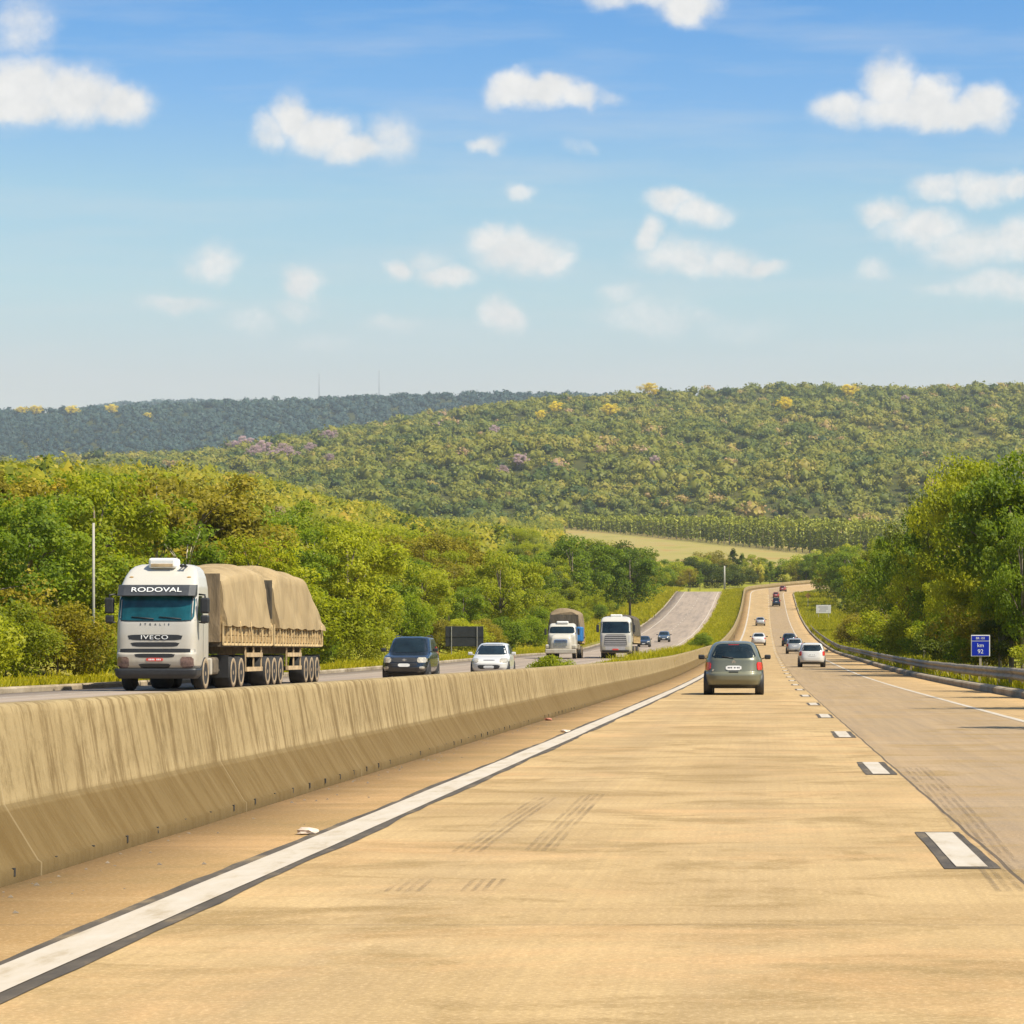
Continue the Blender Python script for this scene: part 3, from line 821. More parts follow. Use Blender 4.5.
    if kind == 'hatch':
        sh.patch('front', -hw * .30, hw * .30, .70, .735, .012, .03).build('badge_strip', M['chrome'], root)
    if extra: extra(root, sh)
    if scale != 1.0: root.scale = (scale,) * 3
    return root

def mpv_extra(root, sh):
    # two-arrow badge, name plate, rear wiper, bumper crease, high brake lamp
    y = sh.point('rear', 0, .985).y - .012
    m = MB()
    for dz in (0, .035):
        for s in (1, -1):
            m.add([(0, y, .985 + dz), (s * .055, y, .945 + dz), (s * .055, y, .925 + dz), (0, y, .962 + dz),
                   (0, y + .02, .985 + dz), (s * .055, y + .02, .945 + dz), (s * .055, y + .02, .925 + dz), (0, y + .02, .962 + dz)],
                  [(0, 1, 2, 3), (4, 7, 6, 5), (0, 4, 5, 1), (2, 6, 7, 3)])
    m.build('emblem', M['chrome'], root)
    y = sh.point('rear', -.6, .72).y - .006
    m = MB(); m.box(-.64, -.52, y, y + .015, .70, .725); m.box(-.62, -.55, y, y + .015, .735, .755); m.build('model_badge', M['chrome'], root)
    y = sh.point('rear', .5, .72).y - .006
    m = MB(); m.box(.42, .56, y, y + .015, .70, .72); m.build('model_badge', M['chrome'], root)
    m = MB(); a = sh.point('rear', 0, 1.08); b = sh.point('rear', -.34, 1.13)
    m.tube([(a.x, a.y - .02, a.z), (b.x, b.y - .025, b.z)], .012, 6); m.build('wiper', M['black_plastic'], root)
    m = MB(); a = sh.point('rear', 0, 1.47)
    m.box(-.16, .16, a.y - .012, a.y + .03, 1.455, 1.48, .006); m.build('brake_light', M['tail_red'], root)
    m = MB(); a = sh.point('rear', 0, .66); m.box(-.14, .14, a.y - .03, a.y + .02, .655, .69, .01); m.build('tailgate_handle', M['dark_metal'], root)
    # seats seen through the glass read as paler shapes
    m = MB(); m.tube([(0, -1.2, 1.575), (.02, -1.55, 1.75)], .006, 5); m.build('aerial', M['black_plastic'], root)

def pz_(x, d): return float(road_z(np.array(x), np.array(d)))
make_car('mpv', 'green_paint', 'minivan', 'olive grey people carrier seen from behind in the left lane', 'car', (-.86, 81.0, pz_(0, 81)), 0, extra=mpv_extra)
make_car('hatch', 'white_paint', 'hatchback', 'white hatchback with red tail lights, largest of the cars in the right lane', 'car', (2.99, 166.5, pz_(0, 166)), 0)
make_car('hatch', 'silver_paint', 'hatchback', 'pale silver hatchback tucked just ahead of the white hatchback, partly hidden by it', 'car', (3.02, 258, pz_(0, 258)), 0, 1.0)
make_car('hatch', 'navy_paint', 'hatchback', 'dark hatchback at the front of the cluster of three in the right lane', 'car', (3.0, 312, pz_(0, 312)), 0, 1.0)
make_car('sedan', 'white_paint', 'saloon_car', 'white saloon car in the left lane just beyond the olive people carrier', 'car', (-.5, 318, pz_(0, 318)), 0)
make_car('sedan', 'silver_paint', 'saloon_car', 'silver saloon car higher up the left lane, beyond the white saloon', 'car', (-.45, 460, pz_(0, 460)), 0, .98)
make_car('suv', 'navy_paint', 'off_road_car', 'dark car near the top of the rise with a shadow across the shoulder', 'car', (2.85, 580, pz_(0, 580)), 0)
make_car('hatch', 'red_paint', 'hatchback', 'small red car right at the crest of the rise', 'car', (3.0, 622, pz_(3, 622)), 0, .9)
def fzv(d): return float(far_z(np.array(d)))
make_car('suv', 'black_paint', 'off_road_car', 'black off-road car with pale headlights following the tarpaulin lorry', 'car', (-13.25, 101.8, fzv(101)), math.pi, .98)
make_car('hatch', 'white_paint', 'hatchback', 'white hatchback oncoming beside the dark sign back', 'car', (-11.85, 118.6, fzv(118)), math.pi, 1.0, detail=3)
make_car('sedan', 'navy_paint', 'saloon_car', 'dark saloon car following close behind the oncoming grey-grilled lorry', 'car', (-14.6, 332, fzv(332)), math.pi, .92)
make_car('hatch', 'blue_paint', 'hatchback', 'slate blue car oncoming, last in line below the left crest', 'car', (-13.4, 366, fzv(366)), math.pi, .98)

# ------------------------------------------------------------------ lorries
def lorry_wheel(root, x, y, side, r=.50, w=.30, tyre='rubber', rim='dusty_rim'):
    return wheel(root, x, y, r, w, tyre, rim, side=side)

def tarp_mesh(x_half, y0, y1, z0, prof_y, lean=.12, seed=1, ny=60, nx=44, droop=.0, ridge=.28):
    """covered load: prof_y(t) gives the height along the load, t from 0 at y0 to 1 at y1"""
    rng = np.random.default_rng(seed)
    V = []
    ph = rng.uniform(0, 6, 12)
    for j in range(ny):
        t = j / (ny - 1); y = y0 + (y1 - y0) * t
        h = prof_y(t) - z0
        for i in range(nx):
            u = -1 + 2 * i / (nx - 1)
            # outline: sides climb leaning in, then a rounded shoulder to a slack top
            a = abs(u)
            if a > .62:
                k = (1 - a) / .38; zz = k * .86; xx = 1 - lean * k
            else:
                k = a / .62; zz = .86 + .14 * (1 - k ** 2.6); xx = (1 - lean) * k ** .82
            x = math.copysign(xx * x_half, u); z = z0 + zz * h
            fold = .065 * math.sin(y * 1.3 + ph[0] + zz * 3) + .026 * math.sin(y * 3.3 + ph[1] - zz * 6) + .02 * math.exp(-((math.sin(y * .55 + ph[2] + zz * .25)) / .12) ** 2)
            side = max(0, min(1, (a - .3) / .4))
            x += math.copysign(fold * side * (1 - .4 * zz) - (0 if a < .62 else .0), u)
            z += (1 - side) * (.05 * math.sin(y * 2.2 + ph[3] + u * 3) + .04 * math.sin(y * 4.1 + u * 6 + ph[4]))
            if a > .97: z -= .05 + .05 * abs(math.sin(y * 1.9 + ph[5])) + droop * abs(math.sin(y * .9))
            V.append((x, y, z))
    Q = []
    for j in range(ny - 1):
        for i in range(nx - 1):
            b = j * nx + i; Q.append((b, b + 1, b + nx + 1, b + nx))
    m = MB(); m.add(V, Q, True)
    m.add([V[i] for i in range(nx)], [tuple(range(nx))]); m.add([V[(ny - 1) * nx + i] for i in range(nx)], [tuple(range(nx))])
    return m

def sideboard(root, x, y0, y1, z0, z1, side, n_post):
    m = MB()
    hh = (z1 - z0) / 3
    for i in range(3): m.box(x - .02, x + .02, y0, y1, z0 + i * hh + .012, z0 + (i + 1) * hh - .012)
    o = m.build('sideboard', M['timber'], root)
    f = MB()
    xo = x + side * .045
    for i in range(n_post + 1):
        y = y0 + (y1 - y0) * i / n_post
        wd = .05 if i % 3 == 0 else .028
        f.box(min(x + side * .021, xo + side * .02), max(x + side * .021, xo + side * .02), y - wd, y + wd, z0 - .08, z1 - .03)
    f.box(min(x + side * .022, xo), max(x + side * .022, xo), y0, y1, z0 - .10, z0 - .02)
    f.build('stake', M['timber_frame'], o)
    return o

def big_lorry():
    CW = .935
    root = tag(empty('articulated_lorry', (-17.66, 78.4, fzv(84)), math.pi), 'white cabover lorry pulling two trailers under tan tarpaulins', 'lorry')
    # local frame: nose at y = 0, +y is the way it drives; x to the driver's right
    st = [(.66, 1.19, -2.2, -.06), (.74, 1.235, -2.2, .0), (.86, 1.245, -2.2, .03), (1.10, 1.25, -2.2, .03), (1.13, 1.25, -2.2, -.02), (1.60, 1.25, -2.2, -.04), (2.03, 1.25, -2.2, -.09), (2.20, 1.245, -2.2, -.15), (2.80, 1.235, -2.2, -.36), (3.05, 1.22, -2.2, -.44), (3.12, 1.205, -2.2, -.50), (3.35, 1.15, -2.22, -.74), (3.55, 1.06, -2.22, -1.0), (3.66, .95, -2.2, -1.2), (3.72, .78, -2.1, -1.38), (3.745, .5, -1.95, -1.6)]
    st = [(a, b * CW, c, e) for a, b, c, e in st]
    sh = Shell(st, 9.0, 52, 4)
    m = MB(); sh.add(m); cab = m.build('cab', M['cab_white'], root)
    def P(side, a0, a1, z0, z1, name, mat, par=root, top=None, **k):
        if side == 'front':
            a0, a1 = a0 * CW, a1 * CW
            top = (top[0] * CW, top[1] * CW) if top else None
        return sh.patch(side, a0, a1, z0, z1, top=top, **k).build(name, M[mat], par)
    P('front', -1.17, 1.17, 2.05, 2.78, name='windscreen', mat='teal_glass', off=.010, nu=19)
    P('front', -1.235, 1.235, 2.02, 2.80, name='screen_surround', mat='black_plastic', off=.005, nu=19)
    P('front', -1.21, 1.21, 1.115, 1.235, name='panel_gap', mat='black_plastic', off=.006, nu=19)
    P('front', -.80, .80, 1.48, 1.64, name='grille_slot', mat='black_plastic', off=.006, top=(-.86, .86), nu=15)
    P('front', -.68, .68, 1.29, 1.42, name='grille_slot', mat='black_plastic', off=.006, top=(-.78, .78), nu=15)
    P('front', -.58, .58, .975, 1.09, name='grille_slot', mat='black_plastic', off=.006, top=(-.64, .64), nu=15)
    P('front', -.42, .42, .66, .80, name='grille_slot', mat='black_plastic', off=.008, top=(-.52, .52), nu=15)
    # lower black skirt of the bumper
    st2 = [(.36, 1.10, -.9, -.10), (.46, 1.19, -.9, -.02), (.655, 1.21, -.9, -.01)]
    s2 = Shell(st2, 8, 40, 3); m = MB(); s2.add(m); m.build('bumper_skirt', M['black_plastic'], root)
    for s in (1, -1):
        a0, a1 = sorted((s * .80, s * 1.18))
        P('front', a0, a1, .68, 1.00, name='headlight', mat='dim_headlight', off=.012)
        a0, a1 = sorted((s * .60, s * .66))
        P('front', a0, a1, .72, 1.08, name='bumper_crease', mat='black_plastic', off=.003, top=(a0 * 1.12, a1 * 1.12)) if False else None
        sd = 'right' if s > 0 else 'left'
        P(sd, -1.05, -.40, 2.05, 2.78, name='side_window', mat='glass', off=.008, top=(-1.05, -.58))
        P(sd, -1.16, -1.13, .95, 2.85, name='door_seam', mat='black_plastic', off=.003, nu=3)
        # step well and mudguard behind the front wheel
        m = MB(); m.box(s * 1.0 if s > 0 else -1.235, s * 1.235 if s > 0 else -1.0, -2.15, -2.0, .45, .95, .03); m.build('mudguard', M['cab_white'], root)
        # mirror cluster on an arm ahead of the door
        m = MB(); cx = s * 1.39
        m.box(cx - .13, cx + .13, -.42, -.24, 2.26, 2.72, .05, 2); m.box(cx - .12, cx + .12, -.42, -.25, 1.98, 2.21, .045, 2)
        m.tube([(s * 1.20, -.40, 2.82), (cx, -.33, 2.80), (cx, -.33, 2.66)], .03, 6); m.tube([(s * 1.22, -.30, 2.0), (cx, -.33, 1.98), (cx, -.33, 2.05)], .025, 6)
        m.build('mirror', M['black_plastic'], root)
    pl = P('front', -.26, .26, .87, .965, name='number_plate', mat='plate_red', off=.016)
    sub = MB(); yy = sh.point('front', 0, .92).y + .0175
    for i in range(8):
        if i != 3: sub.box(-.18 + i * .046, -.15 + i * .046, yy - .002, yy + .003, .895, .942)
    sub.build('plate_characters', M['letter_white'], pl)
    # sun visor stands proud over the screen and carries the firm's name
    vm = MB(); rings = []
    for k in range(13):
        x = -1.135 + 2.27 * k / 12
        q = (1 - min(.999, abs(x) / 1.175) ** 7) ** (1 / 7)
        dy = -.34 * (1 - q)
        rings.append([(x, -.14 + dy, 2.76), (x, -.11 + dy, 2.78), (x, -.30 + dy, 3.09), (x, -.46 + dy, 3.10), (x, -.42 + dy, 2.80)])
    vm.loft(rings, False, True)
    vis = vm.build('sun_visor', M['visor'], root)
    tilt = math.atan2(.19, .31)
    lettering('visor_lettering', 'RODOVAL', .22, M['letter_white'], vis, (.0, -.195, 2.945), (math.pi / 2 - tilt, 0, math.pi), .008, 1.0, sx=1.42)
    lettering('grille_lettering', 'IVECO', .17, M['letter_white'], root, (.02, sh.point('front', 0, 1.56).y + .012, 1.56), (math.pi / 2, 0, math.pi), .012, 1.15, sx=1.5)
    lettering('cab_lettering', 'STRALIS', .085, M['visor'], root, (.02, sh.point('front', 0, 1.94).y + .006, 1.94), (math.pi / 2 - .1, 0, math.pi), .004, 3.2)
    for xa, xb in ((-.75, -.1), (.05, .7)):
        m = MB(); pa = sh.point('front', xa, 2.10); pb = sh.point('front', xb, 2.16)
        m.tube([(pa.x, pa.y + .03, pa.z), (pb.x, pb.y + .03, pb.z)], .014, 5); m.build('wiper', M['black_plastic'], root)
    # roof: air unit, hatch line, horns, marker lamps
    m = MB(); m.box(-.40, .40, -1.62, -.92, 3.60, 3.90, .07, 2); au = m.build('roof_unit', M['white_plastic'], root)
    m = MB(); m.box(-.32, .32, -.925, -.905, 3.64, 3.73, .006); m.build('vent_slot', M['dusty_tan'], au)
    for dx in (.58, .68):
        m = MB(); m.tube([(-dx, -1.25, 3.66), (-dx, -.98, 3.67), (-dx, -.90, 3.67)], [.02, .028, .055], 8); m.build('air_horn', M['dark_metal'], root)
    for dx in (-.9, .9):
        P('front', dx - .07, dx + .07, 3.31, 3.345, name='marker_lamp', mat='sign_amber', off=.012, nu=3, nv=3)
    m = MB(); m.tube([(.55 * math.cos(a), -.72 - .0 + .0 * a, 3.36 + .14 * math.sin(a)) for a in np.linspace(math.pi, 2 * math.pi, 13)], .012, 5)
    # chassis
    m = MB()
    m.box(-.42, -.30, -7.0, -.6, .62, .90); m.box(.30, .42, -7.0, -.6, .62, .90); m.box(-1.0, 1.0, -1.75, -.9, .40, .66); m.box(-.95, .95, -6.4, -2.5, .55, .62)
    m.build('chassis', M['dusty_chassis'], root)
    m = MB(); m.box(-.24, .24, -3.5, -2.4, .46, .98, .08, 2); tk = m.build('fuel_tank', M['dusty_chassis'], root); tk.location = (-.92, 0, 0)
    m = MB(); m.tube([(0, -2.35, .72), (0, -3.4, .72)], .30, 14); tk = m.build('fuel_tank', M['tank'], root); tk.location = (.92, 0, 0)
    for s in (1, -1):
        lorry_wheel(root, s * 1.19, -1.38, s)
        for y in (-5.3, -6.55): lorry_wheel(root, s * 1.24, y, s, w=.55)
        for y in (-11.1, -12.3, -13.5): lorry_wheel(root, s * 1.24, y, s, w=.55)
        for y in (-18.6, -19.8, -21.0): lorry_wheel(root, s * 1.24, y, s, w=.55)
        for (ya, yb) in ((-7.6, -10.3), (-15.0, -17.8)):
            m = MB()
            for z in (.52, .98): m.box(s * 1.20 - .025, s * 1.20 + .025, yb, ya, z, z + .14)
            for y in np.linspace(ya, yb, 3): m.box(s * 1.17 - .02, s * 1.17 + .02, y - .04, y + .04, .52, 1.42)
            m.build('underrun_guard', M['dusty_tan'], root)
        for y in (-4.62, -7.25, -14.2, -21.7):
            m = MB(); m.box(min(s * .68, s * 1.22), max(s * .68, s * 1.22), y - .012, y + .012, .35, 1.05); m.build('mud_flap', M['black_plastic'], root)
    # trailers
    for (ya, yb, seed, kind) in ((-3.6, -11.75, 3, 0), (-12.15, -22.0, 5, 1)):
        m = MB(); m.box(-.5, .5, yb + .1, ya - .2, 1.08, 1.30); m.box(-1.22, 1.22, yb, ya, 1.30, 1.44); m.build('trailer_deck', M['dusty_chassis'], root)
        for s in (1, -1): sideboard(root, s * 1.225, yb, ya, 1.44, 2.08, s, 14 if kind == 0 else 18)
        m = MB(); m.box(-1.2, 1.2, ya - .02, ya + .03, 1.44, 2.25); m.box(-1.2, 1.2, yb - .03, yb + .02, 1.44, 2.08); m.build('headboard', M['timber'], root)
        if kind == 0:
            f = lambda t: 3.42 + .38 * sstep(.0, .5, 1 - t) - .28 * sstep(.72, 1, 1 - t) * 0 + .10 * math.sin(t * 7)
            # t = 0 at the back end of the trailer
            tm = tarp_mesh(1.325, yb + .62, ya - .02, 2.02, lambda t: 3.50 + .40 * float(sstep(0, .55, 1 - t)) - .5 * float(sstep(.93, 1, 1 - t)) + .04 * math.sin(t * 9), .13, seed)
        else:
            tm = tarp_mesh(1.325, yb + .02, ya - .30, 2.02, lambda t: 2.35 + 1.66 * float(sstep(-.12, .42, t)) - .55 * float(sstep(.92, 1, t)) + .05 * math.sin(t * 8), .13, seed, ny=60)
        tm.build('tarpaulin', M['tarp_tan'], root)
        # rope and loose flaps over the front of each load
        for i, y in enumerate(np.linspace(ya - .6, yb + .6, 5)):
          for s in (1, -1):
            m = MB(); m.tube([(s * 1.36, y, 1.5), (s * 1.36, y + .1, 2.1)], .012, 5)
            m.build('rope', M['timber_frame'], root)
    m = MB(); m.box(-1.16, 1.16, -12.36, -12.28, 2.0, 3.55); m.box(-1.1, 1.1, -11.2, -11.14, 2.0, 3.5); m.build('gap_shade_sheet', M['tarp_dark'], root)  # dark folded sheets, with the shade of the gap put into their colour
    m = MB(); m.box(-1.18, 1.18, -3.56, -3.50, 1.44, 3.52); m.build('front_sheet', M['tarp_brown'], root)
    m = MB(); m.box(-1.2, 1.2, -21.95, -21.85, .45, .62); m.build('rear_bumper', M['dusty_tan'], root)
big_lorry()

def bonneted_lorry():
    root = tag(empty('bonneted_lorry', (-15.55, 207.5, fzv(207)), math.pi), 'white lorry with a protruding bonnet, blue fairings and a rounded brown tarpaulin load', 'lorry')
    # nose box and set-back cab
    b = Shell([(.62, .80, -1.6, -.1), (.75, .86, -1.6, .0), (1.25, .84, -1.6, -.02), (1.62, .78, -1.6, -.10), (1.82, .68, -1.6, -.35), (1.92, .55, -1.6, -.7)], 7, 40)
    m = MB(); b.add(m); m.build('bonnet', M['cab_cream'], root)
    c = Shell([(.85, 1.06, -3.2, -1.4), (1.0, 1.10, -3.2, -1.3), (1.85, 1.10, -3.2, -1.3), (1.95, 1.09, -3.2, -1.38), (2.52, 1.02, -3.2, -1.62), (2.66, .97, -3.2, -1.78), (2.76, .85, -3.1, -2.0)], 8, 44)
    m = MB(); c.add(m); m.build('cab', M['cab_cream'], root)
    c.patch('front', -.98, .98, 1.98, 2.50, .012, .03, (-.90, .90), nu=15).build('windscreen', M['glass'], root)
    for sd in ('left', 'right'): c.patch(sd, -2.5, -1.75, 1.95, 2.48, .008, .03).build('side_window', M['glass'], root)
    gr = b.patch('front', -.52, .52, .98, 1.50, .014, .04, nu=13).build('grille', M['chrome'], root)
    m = MB()
    for i in range(6): m.box(-.48, .48, .035, .05, 1.02 + i * .078, 1.05 + i * .078)
    m.build('grille_bar', M['dark_metal'], gr)
    for s in (1, -1):
        m = MB(); m.box(min(s * .78, s * 1.20), max(s * .78, s * 1.20), -1.55, -.20, .75, 1.12, .10, 2); m.build('front_wing', M['cab_cream'], root)
        m = MB(); m.box(min(s * .86, s * 1.14), max(s * .86, s * 1.14), -.215, -.17, .82, 1.02, .02); m.build('headlight', M['headlight'], root)
        m = MB(); m.box(min(s * 1.20, s * 1.36), max(s * 1.20, s * 1.36), -1.5, -1.35, 1.85, 2.35, .03); m.build('mirror', M['black_plastic'], root)
        lorry_wheel(root, s * 1.14, -.95, s, .5)
        for y in (-5.9, -7.2): lorry_wheel(root, s * 1.2, y, s, .5, .52)
        m = MB(); m.box(min(s * 1.02, s * 1.22), max(s * 1.02, s * 1.22), -4.4, -3.3, .70, 1.15, .05); m.build('fuel_tank', M['tank'], root)
    m = MB(); m.box(-1.18, 1.18, -.12, .10, .42, .76, .05, 2); m.build('bumper', M['cab_cream'], root)
    m = MB(); m.box(-.45, .45, -2.2, -1.75, 2.72, 2.92, .06, 2); m.build('roof_unit', M['white_plastic'], root)
    m = MB(); m.box(-1.42, -.98, -5.4, -3.25, 1.35, 2.5, .08, 2); m.build('side_fairing', M['blue_fairing'], root)
    m = MB(); m.box(.98, 1.22, -3.9, -3.35, 1.05, 1.5, .06, 2); m.build('side_fairing', M['blue_fairing'], root)
    m = MB(); m.box(-1.2, 1.2, -9.0, -3.4, 1.15, 1.32); m.box(-.42, .42, -9.0, -1.0, .65, 1.0); m.build('chassis', M['dusty_chassis'], root)
    for s in (1, -1): sideboard(root, s * 1.22, -9.0, -3.5, 1.32, 1.85, s, 9)
    tarp_mesh(1.27, -9.0, -3.6, 1.8, lambda t: 3.86 + .05 * math.sin(t * 8) - .3 * float(sstep(.9, 1, t)) - .3 * float(sstep(.9, 1, 1 - t)), .13, 8).build('tarpaulin', M['tarp_brown'], root)
    m = MB(); m.box(-1.12, 1.12, -3.58, -3.52, 1.32, 3.45); m.build('front_sheet', M['tarp_dark'], root)
bonneted_lorry()

def cabover_lorry():
    root = tag(empty('cabover_lorry', (-11.5, 210.5, fzv(210)), math.pi), 'white cabover lorry with a tall grey ribbed grille and dark covered load', 'lorry')
    st = [(.45, 1.14, -2.2, -.08), (.58, 1.21, -2.2, .02), (1.00, 1.235, -2.2, .02), (1.9, 1.235, -2.2, -.06), (2.05, 1.23, -2.2, -.11), (2.80, 1.20, -2.2, -.32), (2.95, 1.18, -2.2, -.40), (3.12, 1.12, -2.2, -.62), (3.24, 1.0, -2.2, -.9), (3.30, .75, -2.1, -1.2)]
    sh = Shell(st, 8, 48)
    m = MB(); sh.add(m); m.build('cab', M['cab_white'], root)
    sh.patch('front', -1.17, 1.17, 1.98, 2.88, .01, .03, (-1.12, 1.12), nu=17).build('windscreen', M['glass'], root)
    g = sh.patch('front', -.92, .92, .985, 1.88, .012, .04, (-.80, .80), nu=15).build('grille', M['dark_metal'], root)
    m = MB()
    for i in range(6):
        z = 1.02 + i * .145; y = sh.point('front', 0, z + .03).y
        m.box(-.88 + .014 * i, .88 - .014 * i, y + .008, y + .03, z, z + .075)
    m.build('grille_bar', M['sign_grey'], g)
    for s in (1, -1):
        a0, a1 = sorted((s * .76, s * 1.14))
        sh.patch('front', a0, a1, .70, .94, .020, .04).build('headlight', M['headlight'], root)
        a0, a1 = sorted((s * 1.0, s * 1.18))
        sh.patch('front', a0, a1, 1.25, 1.80, .008, .03).build('air_deflector', M['sign_grey'], root)
        m = MB(); m.box(min(s * 1.30, s * 1.52), max(s * 1.30, s * 1.52), -.5, -.32, 2.05, 2.65, .05, 2); m.tube([(s * 1.15, -.45, 2.8), (s * 1.4, -.42, 2.75), (s * 1.4, -.42, 2.6)], .03, 6); m.build('mirror', M['black_plastic'], root)
        sh.patch('right' if s > 0 else 'left', -1.15, -.45, 2.05, 2.75, .008, .03).build('side_window', M['glass'], root)
        lorry_wheel(root, s * 1.18, -1.35, s, .5, .3, 'rubber', 'rim')
        for y in (-5.2, -6.5, -12.0, -13.2): lorry_wheel(root, s * 1.22, y, s, .5, .5, 'rubber', 'dusty_rim')
    sh.patch('front', -1.16, 1.16, .47, .66, .012, .05, nu=19).build('bumper_skirt', M['dark_metal'], root)
    sh.patch('front', -1.18, 1.18, .675, .97, .008, .05, nu=19).build('bumper', M['sign_grey'], root)
    sh.patch('front', -.24, .24, .66, .77, .022, .03).build('number_plate', M['plate_red'], root)
    m = MB(); m.box(-.45, .45, -1.75, -1.0, 3.24, 3.46, .06, 2); m.build('roof_unit', M['white_plastic'], root)
    m = MB(); m.box(-1.0, 1.0, -1.75, -.95, .42, .6); m.box(-.42, .42, -14.5, -1, .65, 1.0); m.box(-1.2, 1.2, -14.5, -3.3, 1.15, 1.34); m.build('chassis', M['dusty_chassis'], root)
    for s in (1, -1): sideboard(root, s * 1.22, -14.5, -3.3, 1.34, 1.95, s, 18)
    tarp_mesh(1.27, -14.5, -3.35, 1.9, lambda t: 3.42 + .05 * math.sin(t * 11), .07, 11).build('tarpaulin', M['tarp_dark'], root)
cabover_lorry()

make_car('hatch', 'red_paint', 'hatchback', 'tiny red-brown car rounding the bend just beyond the crest', 'car', (3.3 + float(bend_x(672)), 672, pz_(3.3, 672)), -.10, .95)

# ------------------------------------------------------------------ signs, poles, masts
def gz(x, d): return float(ground(np.array(x), np.array(d)))
def sign_back():
    x, d = -24.0, 217.0; z = gz(x, d)
    root = tag(empty('road_sign', (x, d, z)), 'wide black back of a road sign on two posts by the wood', 'sign')
    b = .95
    m = MB(); m.box(-1.53, 1.53, 0, .04, b, b + 1.62, .015); m.build('panel', M['sign_black'], root)
    for px in (-1.03, 1.03):
        m = MB(); m.box(px - .03, px + .03, -.065, -.005, -.4, b + 1.60); m.build('post', M['steel'], root)
    m = MB(); m.box(-1.5, 1.5, -.03, -.003, b + .78, b + .84); m.build('brace', M['dark_metal'], root)
sign_back()
def km_sign():
    d = 105.0; x, zt = px2xz(980.5, 635, d); _, zb = px2xz(980.5, 656.5, d)
    root = tag(empty('distance_sign', (x, d, gz(x, d))), 'small blue kilometre sign with white border behind the guardrail', 'sign')
    z0 = zb - gz(x, d); z1 = zt - gz(x, d); w = .37
    m = MB(); m.box(-w, w, 0, .03, z0, z1, .012); pn = m.build('panel', M['sign_white'], root)
    m = MB(); m.box(-w + .035, w - .035, -.006, .01, z0 + .035, z1 - .245); m.box(-w + .035, w - .035, -.006, .01, z1 - .215, z1 - .035); m.build('face', M['sign_blue'], pn)
    lettering('sign_lettering', 'BR 101', .13, M['letter_white'], pn, (0, -.010, z1 - .128), (math.pi / 2, 0, 0), .003, sx=.95)
    lettering('sign_lettering', 'km', .21, M['letter_white'], pn, (0, -.010, z0 + .43), (math.pi / 2, 0, 0), .003)
    lettering('sign_lettering', '92', .23, M['letter_white'], pn, (0, -.010, z0 + .19), (math.pi / 2, 0, 0), .003)
    m = MB(); m.box(-.045, .045, .03, .10, -.6, z1 - .1); m.build('post', M['post_wood'], root)
km_sign()
def white_sign():
    d = 490.0; x, zt = px2xz(823.5, 605, d); _, zb = px2xz(823.5, 613.2, d); g = gz(x, d)
    root = tag(empty('road_sign', (x, d, g)), 'distant pale rectangular road sign on the grass beside the right-hand trees', 'sign')
    z0, z1 = zb - g, zt - g
    m = MB(); m.box(-1.35, 1.35, 0, .05, z0, z1, .015); pn = m.build('panel', M['sign_white'], root)
    m = MB()
    for i, (a, b) in enumerate(((-.9, .8), (-.7, .85), (-.85, .5))): m.box(a, b, -.008, .01, z1 - .45 - i * .36, z1 - .27 - i * .36)
    m.build('faint_lines', M['sign_grey'], pn)
    for px in (-.9, .9):
        m = MB(); m.box(px - .06, px + .06, .05, .14, -.6, z1 - .1); m.build('post', M['post_wood'], root)
white_sign()
def warning_sign():
    d = 560.0; x, zc = px2xz(808, 595.6, d); g = gz(x, d)
    root = tag(empty('warning_sign', (x, d, g)), 'small amber diamond warning sign on the verge near the crest', 'sign')
    m = MB(); a = .62; z = zc - g
    m.add([(0, 0, z - a), (a, 0, z), (0, 0, z + a), (-a, 0, z), (0, .03, z - a), (a, .03, z), (0, .03, z + a), (-a, .03, z)], [(0, 1, 2, 3), (7, 6, 5, 4), (0, 4, 5, 1), (1, 5, 6, 2), (2, 6, 7, 3), (3, 7, 4, 0)])
    m.build('panel', M['sign_amber'], root)
    m = MB(); m.box(-.06, .06, .03, .12, -.5, z + .3); m.build('post', M['post_wood'], root)
warning_sign()
def pole(px, ptop, d, r0, r1, label, arm=False):
    x, zt = px2xz(px, ptop, d); g = gz(x, d)
    m = MB(); m.tube([(0, 0, -.6), (0, 0, (zt - g) * .5), (0, 0, zt - g)], [r0, (r0 + r1) / 2, r1], 10)
    root = tag(empty('utility_pole', (x, d, g)), label, 'pole')
    m.build('shaft', M['pole_concrete'], root)
    m = MB(); m.box(-.35, .35, -.05, .05, zt - g - .22, zt - g - .12); m.build('crossarm', M['post_wood'], root) if arm else None
pole(93.5, 523, 112, .065, .05, 'grey utility pole rising from the bushes left of the white lorry')
pole(724.5, 566, 712, .26, .18, 'pale slender pole standing just beyond the opposite carriageway crest')
def mast(px, ptop, pbase, d, label):
    x, zt = px2xz(px, ptop, d); g = gz(x, d)
    root = tag(empty('radio_mast', (x, d, g)), label, 'mast'); h = zt - g
    m = MB(); w = .85
    for a in range(3):
        t = a * 2.0944
        m.tube([(w * math.cos(t), w * math.sin(t), 0), (w * .7 * math.cos(t), w * .7 * math.sin(t), h)], .16, 5)
    n = int(h / 4)
    for i in range(n):
        z0, z1 = h * i / n, h * (i + 1) / n
        for a in range(3):
            t, u = a * 2.0944, (a + 1) * 2.0944
            m.tube([(w * .85 * math.cos(t), w * .85 * math.sin(t), z0), (w * .85 * math.cos(u), w * .85 * math.sin(u), z1)], .10, 4)
    m.build('lattice', M['mast'], root)
    m = MB(); m.tube([(0, 0, h - .5), (0, 0, h + 5)], .18, 6); m.build('antenna', M['mast'], root)
mast(379, 371, 394, 5480, 'thin radio mast on the far ridge, the taller and clearer of two')
